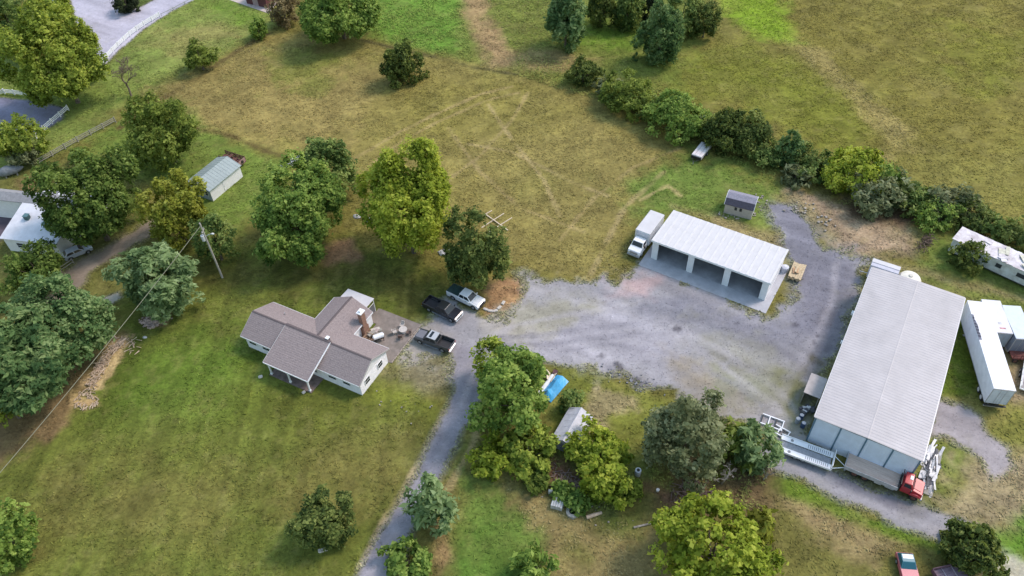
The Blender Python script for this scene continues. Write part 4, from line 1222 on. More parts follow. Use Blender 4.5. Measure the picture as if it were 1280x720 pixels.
# patio
pt = MB(); pt.prism_z([tuple(in_frame(H0, HY, *c)[:2]) for c in ((-5.5, 6.3), (.45, 6.3), (.45, 14.2), (-6.9, 14.25), (-6.9, 11.5), (-5.5, 11.5))], -.1, .06)
pto = pt.build('patio', mat('patio_paving', (.24,.20,.175), .9, .25, .8, bump=.2, col2=(.15,.13,.105)), None, kind='structure')
ks = MB(); a_, b_ = in_frame(H0, HY, .5, 6.3), in_frame(H0, HY, .5, 14.2)
for i in range(11):
    c0 = a_.lerp(b_, i / 11 + .005); c1 = a_.lerp(b_, (i + 1) / 11 - .005); mid_ = (c0 + c1) / 2
    o = MB().obox((0, 0, 0), ((c1 - c0).length, .16, .16), math.atan2(c1.y - c0.y, c1.x - c0.x)).build('kerb_stone', mat('kerb_stone', (.38,.32,.27), .9, .2, 3), pto, .02, loc=(mid_.x, mid_.y, .09))
# steps / timber stack by the chimney
stp = thing('timber_steps', 'brown wooden steps at the foot of the brick chimney', 'steps', in_frame(H0, HY, -4.9, 8.3), HY)
for i in range(4):
    MB().box(-.5 + i * .3, -.22 + i * .3, -.7, .7, .06, .80 - i * .18).build('step', mat('brown_wood', (.26,.17,.11), .85, .2, 4), stp, .01)
MB().box(-.6, .8, .72, .78, .06, .95).build('side_board', WOODT, stp)

# ------------------------------------------------------------ grey gambrel shed
s0, s1 = P(840 + 330 / 5.14, 160 + 545 / 5.14), P(840 + 505 / 5.14, 160 + 590 / 5.14)
sy = math.atan2(s1.y - s0.y, s1.x - s0.x); SL = (s1 - s0).length
sh = thing('garden_shed', 'small beige shed with a two-tone grey gambrel roof behind the garage', 'shed', s0, sy)
SD = 3.3
prof = [(0, 0), (SD, 0), (SD, 2.0), (SD - .55, 2.75), (SD / 2, 3.15), (.55, 2.75), (0, 2.0)]
MB().prism_x([(y, z - (.06 if z > 1 else 0)) for y, z in prof], .0, .1).build('gable_wall', BEIGE, sh)
MB().prism_x([(y, z - (.06 if z > 1 else 0)) for y, z in prof], SL - .1, SL).build('gable_wall', BEIGE, sh)
MB().box(.102, SL - .102, 0, .1, 0, 1.95).build('front_wall', BEIGE, sh)
MB().box(.102, SL - .102, SD - .1, SD, 0, 1.95).build('back_wall', BEIGE, sh)
b = MB()
for k in range(int(SL / .35)):
    x = .2 + k * .35
    b.box(x, x + .05, -.02, -.002, .02, 1.9)
b.build('battens', BEIGE, sh, kind='stuff')
rp = lambda ya, za, yb, zb, nm, mt: MB().prism_x([(ya, za), (yb, zb), (yb, zb + .07), (ya, za + .07)], -.15, SL + .15).build(nm, mt, sh)
rp(-.12, 1.9, .55, 2.76, 'lower_roof', SHINGLE_D)
rp(.55, 2.765, SD / 2, 3.16, 'upper_roof', SHINGLE_G)
rp(SD / 2, 3.16, SD - .55, 2.765, 'upper_roof', SHINGLE_G)
rp(SD - .55, 2.76, SD + .12, 1.9, 'lower_roof', SHINGLE_D)
for x in (SL * .40, SL * .58):
    window(sh, [(x - .2, -.03, 1.15), (x + .2, -.03, 1.15), (x + .2, -.03, 1.75), (x - .2, -.03, 1.75)], .04, .03, BLACK)
for x in (-.17, SL + .12):
    MB().prism_x([(-.15, 1.82), (.5, 2.72), (SD / 2, 3.12), (SD - .5, 2.72), (SD + .15, 1.82), (SD + .15, 1.98), (SD - .55, 2.85), (SD / 2, 3.27), (.55, 2.85), (-.15, 1.98)], x, x + .05).build('rake_board', WHITE, sh)
dr = MB().box(SL + .002, SL + .05, SD * .3, SD * .7, .05, 1.85).build('door', WHITE, sh)
MB().box(SL + .051, SL + .1, SD * .36, SD * .39, .9, 1.0).build('handle', BLACK, dr)

# ------------------------------------------------------------ blue-roofed outbuilding
B0 = Vector((-50.77, 104.73, 0)); BY = RAD(61.3)
ob = thing('outbuilding', 'white outbuilding with a pale blue-green metal roof among the left trees', 'barn', B0, BY)
OL, OW = 7.6, 5.0     # x along the ridge, y to the left (away)
MB().box(0, OL, 0, .12, 0, 2.45).build('wall', WHITE, ob)
MB().box(0, OL, OW - .12, OW, 0, 2.45).build('wall', WHITE, ob)
GRW = mat('blue_grey_wall', (.40,.47,.55), .6, .1, 2)
for x in (0, OL - .12):
    MB().prism_x([(.122, 0), (OW - .122, 0), (OW - .122, 2.4), (OW / 2, 3.35), (.122, 2.4)], x, x + .12).build('gable_wall', GRW, ob)
for ya, yb in ((-.3, OW / 2), (OW + .3, OW / 2)):
    MB().prism_x([(ya, 2.36), (yb, 3.48), (yb, 3.56), (ya, 2.44)], -.25, OL + .2).build('roof_slope', METAL_G, ob)
rib = None
for i in range(13):
    for ya in (-.29, OW + .29):
        x = -.2 + i * .66
        MB().prism_x([(ya, 2.442), (OW / 2, 3.562), (OW / 2, 3.59), (ya, 2.47)], x, x + .04).build('rib', METAL_G, ob)
for ya, yb in ((-.33, OW / 2), (OW + .33, OW / 2)):
    MB().prism_x([(ya, 2.2), (yb, 3.36), (yb, 3.54), (ya, 2.4)], -.31, -.255).build('rake_board', mat('rake_blue', (.25,.34,.45), .5, .1, 3), ob)
for y0 in (.6, 1.8, 3.0):
    window(ob, [(-.02, y0 + .9, .9), (-.02, y0, .9), (-.02, y0, 2.0), (-.02, y0 + .9, 2.0)], .06)
dd = MB().box(3.0, 4.0, -.05, -.002, .05, 2.1).build('door', WHITE, ob)
MB().box(3.1, 3.16, -.1, -.051, 1.0, 1.1).build('handle', STEEL, dd)
# rust-red slatted trailer behind it
r0, r1 = P(275, 204), P(299, 212)
rt = thing('stake_trailer', 'rust-red slatted trailer behind the blue-roofed outbuilding', 'trailer', (r0 + r1) / 2 + Vector((.6, .8, 0)), math.atan2(r1.y - r0.y, r1.x - r0.x))
RED_D = mat('maroon_paint', (.14,.045,.05), .7, .25, 3)
RL = (r1 - r0).length * .52
MB().box(-RL, RL, -.95, .95, .6, .72).build('bed', RED_D, rt)
for y in (-.95, .9):
    for z in (.85, 1.15, 1.45):
        MB().box(-RL, RL, y, y + .05, z, z + .2).build('slat', RED_D, rt)
    for k in range(5):
        x = -RL + k * (2 * RL - .08) / 4
        MB().box(x, x + .08, y + (.052 if y < 0 else -.05), y + (.1 if y < 0 else -.002), .6, 1.7).build('stake', RED_D, rt)
MB().box(RL - .05, RL, -.85, .85, .73, 1.6).build('tailboard', mat('pink_board', (.40,.25,.22), .8, .2, 3), rt)
MB().cyl((RL + .001, 0, 1.15), (RL + .12, 0, 1.15), .28, 14).build('spare_wheel', BLACK, rt)
for x in (-.5, .5):
    for y in (-.9, .75):
        MB().cyl((x, y, .35), (x, y + .18, .35), .35, 14).build('wheel', BLACK, rt)
b = MB()
for k in range(9):
    b.obox((-RL + .3 + k * .42, random.uniform(-.3, .3), .95 + random.uniform(0, .5)), (.35, 1.3, .18), random.uniform(-.5, .5), random.uniform(-.3, .3))
b.build('load', RUST, rt, kind='stuff')

# ------------------------------------------------------------ white-roofed house at the left edge
hz = lambda a, b, z: P(a / 4.8, 190 + b / 4.8, z)
n0, n1 = hz(15, 535, 3.0), hz(265, 490, 3.0)
# main wing: eave line n0->n1 runs to the right; roof rises to a ridge behind
ny_ = RAD(-12)
NB = P(2, 296, 3.0); NB.z = 0
nb = thing('white_house', 'white-roofed house with a grey cross ridge at the left edge, half hidden by trees', 'house', NB, ny_)
NWX, NWY = 9.5, 7.2
MB().box(0, NWX, 0, .15, 0, 2.75).build('wall', WHITE, nb)
MB().box(0, .15, .152, NWY, 0, 2.75).build('wall', WHITE, nb)
MB().box(NWX - .15, NWX, .152, NWY, 0, 2.75).build('wall', WHITE, nb)
WR2 = mat('white_membrane_roof', (.64,.64,.67), .6, .08, .8)
MB().prism_x([(-.3, 2.8), (NWY, 4.3), (NWY, 4.4), (-.3, 2.9)], -.3, NWX + .3).build('roof_slope', WR2, nb)
MB().prism_x([(NWY + 2.2, 4.3), (NWY + 8.6, 3.1), (NWY + 8.6, 3.2), (NWY + 2.2, 4.4)], 1.2, NWX + 1).build('roof_slope', WR2, nb)
MB().box(1.4, NWX + .8, NWY + 8.2, NWY + 8.4, 0, 3.1).build('wall', WHITE, nb)
MB().box(NWX + .6, NWX + .8, NWY, NWY + 8.19, 0, 3.0).build('wall', WHITE, nb)
GSH = mat('grey_roof_strip', (.28,.28,.29), .9, .12, 2)
MB().prism_x([(NWY - .3, 4.35), (NWY + 1.1, 5.1), (NWY + 2.5, 4.35), (NWY + 2.5, 4.25), (NWY - .3, 4.25)], -7.5, NWX - .5).build('cross_roof', GSH, nb)
MB().box(-7.3, -.4, NWY + .1, NWY + 2.1, 0, 4.24).build('wall', WHITE, nb)
for i in range(12):
    x = -7 + i * 1.25
    MB().box(x, x + .05, NWY + 1.02, NWY + 1.18, 5.08, 5.14).build('ridge_tile', GSH, nb)
for x0, y0, s in ((2.0, 3.6, .75), (6.0, 2.6, 1.0)):
    z = 2.9 + 1.5 * (y0 + .3) / (NWY + .3)
    v = MB().box(x0, x0 + s, y0, y0 + s, z - .3, z + .75).build('roof_hatch', mat('dark_green_metal', (.04,.10,.10), .5, .15, 3), nb, .03)
    MB().box(x0 - .06, x0 + s + .06, y0 - .06, y0 + s + .06, z + .752, z + .82).build('lid', mat('hatch_lid', (.09,.18,.19), .4, .1, 3), v)
MB().cyl((5.5, NWY + 5.5, 3.4), (5.5, NWY + 5.5, 4.9), .16, 10).build('vent_pipe', STEEL, nb)
MB().cyl((5.5, NWY + 5.5, 4.9), (5.5, NWY + 5.5, 5.0), .26, 10).build('vent_cap', WHITE, nb)
window(nb, [(2, -.03, 1), (3.4, -.03, 1), (3.4, -.03, 2.1), (2, -.03, 2.1)])
window(nb, [(-.03, 5, 1), (-.03, 3.6, 1), (-.03, 3.6, 2.1), (-.03, 5, 2.1)])
# grey tarped heap by it
q = P(16, 218)
dm = thing('covered_boat', 'grey covered boat hull by the white-roofed house at the left edge', 'boat', q, RAD(25))
b = MB(); b.tube([(-2, 0, .9), (-1.6, 0, .9), (-.5, 0, 1.0), (.7, 0, .95), (1.6, 0, .9), (2.2, 0, .95)], [.45, .75, .95, .85, .5, .1], 14)
b.build('cover', mat('grey_tarp', (.22,.24,.26), .8, .2, 2, bump=.3), dm, smooth=True)
for x in (-1, .8):
    MB().box(x - .1, x + .1, -.8, .8, 0, .25).build('cradle', WOODG, dm)

# ------------------------------------------------------------ mobile home
m0, m1 = P(1183, 316), P(1290, 366)
my = math.atan2(m1.y - m0.y, m1.x - m0.x); ML = 15.0
mh = thing('mobile_home', 'long dilapidated white mobile home under the hedge at the right edge', 'mobile home', m0, my)
MWT = mat('old_white_metal', (.62,.66,.66), .6, .16, 1.0, col2=(.42,.42,.38))
MRF = mat('peeling_roof', (.68,.65,.66), .8, .22, .7, bump=.5, col2=(.36,.31,.32))
MB().box(0, ML, 0, .1, .55, 2.9).build('wall', MWT, mh)
MB().box(0, .1, .102, 3.4, .55, 2.9).build('end_wall', MWT, mh)
MB().box(ML - .1, ML, .102, 3.4, .55, 2.9).build('end_wall', MWT, mh)
MB().box(.1, ML - .1, 3.3, 3.4, .55, 2.9).build('wall', MWT, mh)
MB().box(.05, ML - .05, .05, 3.35, .35, .55).build('floor', mat('underside', (.06,.06,.06), .9, .2, 2), mh)
b = MB(); n = 26
for i in range(n):
    x0, x1 = -.15 + i * (ML + .3) / n, -.15 + (i + 1) * (ML + .3) / n
    z = 2.905 + random.uniform(0, .10)
    b.hexa([(x0, -.15, 2.905), (x1, -.15, 2.905), (x1, 3.55, 2.905), (x0, 3.55, 2.905), (x0, -.15, z + .02), (x1, -.15, z + .02), (x1, 3.55, z + .05), (x0, 3.55, z + .05)])
b.build('roof', MRF, mh)
rr = random.Random(3)
for k in range(16):    # loose sheets and patches on the roof
    x, y = rr.uniform(4, ML - 1), rr.uniform(.4, 3.0)
    MB().obox((0, 0, 0), (rr.uniform(.7, 2.0), rr.uniform(.5, 1.2), .05), rr.uniform(0, 3), rr.uniform(-.08, .08)).build('loose_sheet', MRF if k % 3 else mat('cream_sheet', (.60,.58,.46), .7, .2, 2), mh, loc=(x, y, 3.12 + k * .006))
for x0, w_ in ((6.6, .9), (9.6, 1.5), (12.6, 1.0)):
    window(mh, [(x0, -.02, 1.5), (x0 + w_, -.02, 1.5), (x0 + w_, -.02, 2.3), (x0, -.02, 2.3)], .05, .03, STEEL)
b = MB()
for i in range(36):
    x = .2 + i * .41
    b.box(x, x + .03, -.018, -.002, .6, 2.85)
b.build('siding_ribs', MWT, mh, kind='stuff')
for i in range(6):
    MB().box(.6 + i * 2.7, 1.0 + i * 2.7, .6, 1.0, 0, .35).build('support_block', CONC, mh)
    MB().box(.6 + i * 2.7, 1.0 + i * 2.7, 2.6, 3.0, 0, .35).build('support_block', CONC, mh)

# ------------------------------------------------------------ maroon shed at the top edge, with its pad
pd = MB(); pd.prism_z([tuple(P(x, y)[:2]) for x, y in ((284, -1), (336, 17), (360, -14), (306, -34))], -.1, .05)
pd.build('shed_pad', mat('pink_concrete', (.50,.42,.38), .9, .12, 1), None, kind='structure')
q = P(322, 7); k = thing('storage_shed', 'maroon shed on a pinkish pad at the top edge of the picture', 'shed', q, RAD(-27))
MB().box(-3, 3.1, -.2, .0, .05, 2.2).build('front_wall', RED_D, k)
MB().box(-3, -2.85, .002, 4, .05, 2.2).build('side_wall', RED_D, k)
MB().box(2.95, 3.1, .002, 4, .05, 2.2).build('side_wall', RED_D, k)
for ya, yb in ((-.5, 2), (4.5, 2)):
    MB().prism_x([(ya, 2.2), (yb, 3.3), (yb, 3.4), (ya, 2.3)], -3.3, 3.4).build('roof_slope', mat('plum_roof', (.13,.08,.10), .85, .2, 2), k)
dd = MB().box(-1, .6, -.26, -.202, .06, 2.0).build('door', mat('pink_door', (.42,.30,.30), .7, .1, 2), k)
MB().box(.4, .46, -.3, -.261, 1, 1.1).build('handle', STEEL, dd)

# ------------------------------------------------------------ grey arched shelter
e0, e1 = P(701, 566), P(724, 525)
ax = e1 - e0; ay_ = math.atan2(ax.y, ax.x); AL = ax.length * .92
ar = thing('garden_shed', 'small pale grey gabled shed half hidden by the bright thickets', 'shed', (e0 + e1) / 2 + Vector((.2, 0, 0)), ay_)
GT = mat('pale_grey_metal', (.50,.50,.54), .55, .12, 1.2)
GW = mat('shed_grey_wall', (.34,.34,.38), .7, .1, 1.5)
hx, hw, ze, zr = AL / 2, 1.45, 1.9, 2.7
for s_ in (-1, 1):
    MB().box(-hx, hx, s_ * (hw - .05) - .05, s_ * (hw - .05) + .05, 0, ze - .04).build('side_wall', GW, ar)
    MB().prism_y([(s_ * hx, 0), (s_ * (hx - .1), 0), (s_ * (hx - .1), ze), (s_ * hx, ze)], -hw + .101, hw - .101).build('end_wall', GW, ar)
    MB().prism_x([(-hw + .1, ze + .001), (hw - .1, ze + .001), (0, zr - .06)], s_ * hx - .05 - .05 * s_, s_ * hx + .05 - .05 * s_).build('gable', GW, ar)
    MB().prism_x([(s_ * (hw + .2), ze - .12), (0, zr), (0, zr + .06), (s_ * (hw + .2), ze - .06)], -hx - .2, hx + .2).build('roof_slope', GT, ar)
    for k in range(6):
        x = -hx + k * (2 * hx) / 5
        MB().prism_x([(s_ * (hw + .2), ze - .058), (0, zr + .062), (0, zr + .075), (s_ * (hw + .2), ze - .045)], x - .025, x + .025).build('roof_rib', GT, ar)
MB().prism_x([(-.2, zr - .02), (0, zr + .11), (.2, zr - .02), (0, zr + .06)], -hx - .22, hx + .22).build('ridge_cap', GT, ar)
dd = MB().box(-hx - .05, -hx - .002, -.5, .5, .05, 1.75).build('door', mat('shed_door', (.20,.20,.23), .7, .1, 2), ar)
MB().box(-hx - .09, -hx - .051, .35, .41, .9, 1.0).build('handle', STEEL, dd)
# ================================================================== VEHICLES
def paint(name, col, rough=.28):
    if name in MATS: return MATS[name]
    mt = mat(name, col, rough, .06, 1.2)
    b = mt.node_tree.nodes["Principled BSDF"]
    b.inputs["Coat Weight"].default_value = .5
    b.inputs["Coat Roughness"].default_value = .12
    return mt
TYRE = mat('tyre', (.022,.022,.022), .85, .2, 6)
CHROME = mat('chrome', (.62,.63,.65), .2, .05, 4, metal=.8)
RIM = mat('rim', (.45,.46,.48), .35, .1, 5, metal=.6)
LAMP = mat('lamp_glass', (.72,.74,.76), .15, .05, 5)
TAIL = mat('tail_lamp', (.35,.02,.02), .25, .1, 4)
LINER = mat('bed_liner', (.03,.03,.033), .8, .2, 3)
AUTOG = glass('vehicle_glass', (.015,.022,.028))

def wheel(parent, x, y, r, w, side, hub=None):
    """side +1: outer face towards +y"""
    t = MB()
    t.tube([(x, y - w / 2, r), (x, y - w / 2 + .03, r), (x, y + w / 2 - .03, r), (x, y + w / 2, r)], [r * .9, r, r, r * .9], 18)
    o = t.build('wheel', TYRE, parent)
    h = MB(); yo = y + side * (w / 2)
    h.tube([(x, yo - side * .02, r), (x, yo + side * .015, r), (x, yo + side * .03, r)], [r * .62, r * .6, r * .2], 12)
    h.build('rim', hub or RIM, o)
    return o

def pickup(label, front, rear, body, L=5.85, W=1.98, roofcol=None, cover=None, chrome=True, hoodcol=None, group=None, cap=None):
    f, r = P(*front), P(*rear)
    d = f - r
    yaw = math.atan2(d.y, d.x)
    c = (f + r) / 2
    t = thing('pickup_truck', label, 'pickup truck', (c.x, c.y, 0.03), yaw, group)
    xf, xr = L / 2, -L / 2
    wf, wr, R = xf - .95, xr + 1.15, .40
    def arch(x): return [(x - .50, .42), (x - .46, .66), (x - .27, .86), (x, .92), (x + .27, .86), (x + .46, .66), (x + .50, .42)]
    prof = [(xr + .08, .48)] + arch(wr) + arch(wf) + [(xf - .1, .45), (xf - .02, .62), (xf - .03, 1.0), (xf - .2, 1.10), (xf - 1.45, 1.20), (xf - 1.5, 1.22), (xf - 3.65, 1.24), (xf - 3.68, 1.30), (xr + .02, 1.32), (xr + .02, .75)]
    hw = W / 2
    # lower body: two flanks and the nose, bed left open
    xb = xf - 3.68
    MB().prism_y(prof, -hw, -hw + .10).build('body_side', body, t, .02)
    MB().prism_y(prof, hw - .10, hw).build('body_side', body, t, .02)
    nb_ = MB(); nb_.prism_y([(xb, .5), (xf - .12, .5), (xf - .05, .62), (xf - .06, .99), (xf - .22, 1.085), (xf - 1.5, 1.19), (xb, 1.21)], -hw + .102, hw - .102)
    nb_.build('body', body, t)
    MB().prism_y([(xf - .16, 1.09), (xf - .22, 1.12), (xf - 1.42, 1.235), (xf - 1.42, 1.17)], -hw + .28, hw - .28).build('hood', hoodcol or body, t, .02)
    # cab greenhouse
    zb, zt = 1.21, 1.86
    B = [(xf - 1.38, -hw + .06), (xf - 1.38, hw - .06), (xb + .04, hw - .06), (xb + .04, -hw + .06)]
    Tt = [(xf - 2.08, -hw + .24), (xf - 2.08, hw - .24), (xb + .22, hw - .24), (xb + .22, -hw + .24)]
    lo = [Vector((x, y, zb)) for x, y in B]; hi = [Vector((x, y, zt)) for x, y in Tt]
    MB().hexa([lo[3], lo[0], lo[1], lo[2], hi[3], hi[0], hi[1], hi[2]]).build('cab', body, t, .06, seg=2)
    rf = MB(); rf.hexa([p + Vector((0, 0, -.01)) for p in (hi[3], hi[0], hi[1], hi[2])] + [p * 1 + Vector(((-.07 if p.x > 0 else .07) if False else 0, 0, .035)) for p in (hi[3], hi[0], hi[1], hi[2])])
    rf.build('roof', roofcol or body, t, .02)
    if cap: MB().box(xf - 2.75, xf - 2.35, -hw + .42, hw - .42, zt + .03, zt + .045).build('sunroof', AUTOG, t)
    MB().plate(sub_quad([lo[0], lo[1], hi[1], hi[0]], .06, .94, .08, .92), .012, .004).build('windshield', AUTOG, t)
    MB().plate(sub_quad([lo[2], lo[3], hi[3], hi[2]], .1, .9, .2, .88), .012, .004).build('rear_window', AUTOG, t)
    for q in ([lo[1], lo[2], hi[2], hi[1]], [lo[3], lo[0], hi[0], hi[3]]):
        fl = q[0].y < 0
        a_, b_ = ((.06, .48), (.53, .94)) if not fl else ((.06, .47), (.52, .94))
        for u in (a_, b_):
            MB().plate(sub_quad(q, u[0], u[1], .16, .86), .012, .004).build('side_window', AUTOG, t)
    # load bed
    MB().box(xr + .1, xb - .06, -hw + .102, hw - .102, .70, .78).build('bed_floor', LINER, t)
    MB().box(xb - .055, xb - .001, -hw + .102, hw - .102, .70, 1.30).build('bed_headboard', LINER, t)
    for s in (-1, 1):
        MB().box(xr + .45, xr + 1.75, *( (-hw + .104, -hw + .30) if s < 0 else (hw - .30, hw - .104)), .782, 1.02).build('wheel_box', LINER, t)
        MB().box(xr + .06, xb - .02, *((-hw - .003, -hw + .14) if s < 0 else (hw - .14, hw + .003)), 1.321, 1.35).build('bed_rail', LINER if cover is None else body, t)
    MB().box(xr - .0, xr + .085, -hw + .06, hw - .06, .72, 1.31).build('tailgate', body, t, .015)
    if cover:
        MB().box(xr + .05, xb - .03, -hw + .05, hw - .05, 1.352, 1.42).build('bed_cover', cover, t, .02)
        for k in (1, 2):
            x = xr + (xb - xr) * k / 3
            MB().box(x - .03, x + .03, -hw + .06, hw - .06, 1.421, 1.435).build('cover_bow', cover, t)
    cm = CHROME if chrome else LINER
    MB().box(xf - .12, xf + .06, -hw + .05, hw - .05, .46, .68).build('bumper', cm, t, .03)
    MB().box(xr - .12, xr + .04, -hw + .08, hw - .08, .50, .68).build('bumper', cm, t, .03)
    g = MB(); g.box(xf - .045, xf + .02, -.52, .52, .70, .98).build('grille', cm, t, .01)
    for k in range(3):
        MB().box(xf + .021, xf + .032, -.48, .48, .735 + k * .08, .775 + k * .08).build('grille_slot', BLACK, t)
    for s in (-1, 1):
        MB().box(xf - .10, xf + .005, s * (hw - .22) - .17, s * (hw - .22) + .17, .74, .97).build('headlight', LAMP, t, .015)
        MB().box(xr - .015, xr + .06, s * (hw - .09) - .075, s * (hw - .09) + .075, .85, 1.22).build('tail_light', TAIL, t)
        MB().box(xf - 1.72, xf - 1.58, s * (hw + .13) - .10, s * (hw + .13) + .10, 1.18, 1.40).build('mirror', body, t, .02)
        for x in (wf, wr):
            wheel(t, x, s * (hw - .15), R, .27, s)
        MB().box(wr + .62, wf - .62, s * (hw + .02) - .05, s * (hw + .02) + .05, .40, .46).build('running_board', cm, t)
        for x in (xf - 2.35, xf - 3.4):
            MB().box(x, x + .16, s * (hw + .008) - .01, s * (hw + .008) + .01, 1.05, 1.09).build('door_handle', cm, t)
    MB().box(xr + .2, xf - .3, -.45, .45, .35, .5).build('chassis', BLACK, t)
    return t
PG = 'pickup trucks parked by the house'
BLK = paint('black_paint', (.018,.018,.024)); WHT = paint('white_car_paint', (.84,.83,.83)); GRY = paint('charcoal_paint', (.055,.06,.065))
pickup('black pickup with chrome grille, parked between the white pickup and the charcoal pickup', (577.5, 402), (531, 380), BLK, 6.1, 2.0, group=PG)
pickup('white pickup with a dark green bed cover under the overhanging tree', (604, 386), (562, 366), WHT, 5.8, 1.95, cover=mat('green_tarp', (.02,.055,.05), .8, .2, 2), group=PG, chrome=False)
pickup('charcoal pickup with a pale roof and open black bed, nearest the house gable', (521, 421.5), (567, 438.5), GRY, 5.75, 1.95, roofcol=paint('pale_roof_paint', (.42,.44,.46)), hoodcol=paint('grey_hood', (.20,.20,.225)), group=PG, cap=True)

# ------------------------------------------------------------ white box truck
f, r = P(788, 326), P(830, 270)
yaw = math.atan2((f - r).y, (f - r).x)
f2 = P(791, 323); L = 8.2
d = Vector((math.cos(yaw), math.sin(yaw), 0))
c = f2 - d * (L / 2)
bt = thing('box_truck', 'white box truck parked at the left end of the open garage', 'truck', (c.x, c.y, .03), yaw)
xf, xr = L / 2, -L / 2
MB().box(xr, xf - 2.75, -1.22, 1.22, 1.0, 3.35).build('cargo_box', paint('box_white', (.78,.79,.80), .4), bt, .04)
MB().box(xr + .03, xf - 2.78, -1.18, 1.18, 3.352, 3.40).build('box_roof', WHITE_METAL, bt, .015)
for s in (-1, 1):
    MB().box(xr + .05, xf - 2.8, s * 1.235 - .012, s * 1.235 + .012, 1.02, 1.15).build('side_rail', STEEL, bt)
    MB().box(xr + .05, xf - 2.8, s * 1.235 - .012, s * 1.235 + .012, 3.2, 3.33).build('side_rail', STEEL, bt)
dr = MB().box(xr - .05, xr - .002, -1.1, 1.1, 1.1, 3.2).build('roll_door', SIDING, bt)
MB().box(xr - .08, xr - .051, -.1, .1, 1.25, 1.32).build('handle', STEEL, dr)
MB().box(xf - 2.752, xf - 2.70, -1.0, 1.0, 2.5, 3.15).build('wind_panel', mat('lilac_panel', (.62,.62,.68), .5, .06, 2), bt)
MB().prism_y([(xf - 2.65, .7), (xf - .1, .7), (xf - .04, 1.0), (xf - .12, 1.45), (xf - .95, 1.68), (xf - 2.65, 1.68)], -1.02, 1.02).build('cab_lower', WHT, bt, .06, seg=2)
lo = [Vector((xf - .98, -.98, 1.68)), Vector((xf - .98, .98, 1.68)), Vector((xf - 2.62, .98, 1.68)), Vector((xf - 2.62, -.98, 1.68))]
hi = [Vector((xf - 1.42, -.86, 2.42)), Vector((xf - 1.42, .86, 2.42)), Vector((xf - 2.6, .88, 2.42)), Vector((xf - 2.6, -.88, 2.42))]
MB().hexa([lo[3], lo[0], lo[1], lo[2], hi[3], hi[0], hi[1], hi[2]]).build('cab', WHT, bt, .08, seg=2)
MB().plate(sub_quad([lo[0], lo[1], hi[1], hi[0]], .06, .94, .08, .9), .015, .004).build('windshield', AUTOG, bt)
for q in ([lo[1], lo[2], hi[2], hi[1]], [lo[3], lo[0], hi[0], hi[3]]):
    MB().plate(sub_quad(q, .12, .75, .1, .85), .015, .004).build('side_window', AUTOG, bt)
MB().box(xf - .06, xf + .02, -.62, .62, .95, 1.32).build('grille', mat('grille_grey', (.30,.30,.31), .4, .1, 8), bt, .02)
MB().box(xf - .12, xf + .1, -1.03, 1.03, .5, .78).build('bumper', mat('bumper_grey', (.35,.35,.36), .5, .1, 4), bt, .04)
for s in (-1, 1):
    MB().box(xf - .1, xf + .01, s * .8 - .13, s * .8 + .13, 1.0, 1.28).build('headlight', LAMP, bt, .02)
    MB().box(xf - 1.35, xf - 1.2, s * 1.22 - .12, s * 1.22 + .12, 1.65, 2.15).build('mirror', BLACK, bt, .02)
    wheel(bt, xf - 1.0, s * .86, .46, .3, s); wheel(bt, xr + 1.9, s * .95, .46, .5, s)
MB().box(xr + .1, xf - .4, -.45, .45, .6, .98).build('chassis', BLACK, bt)

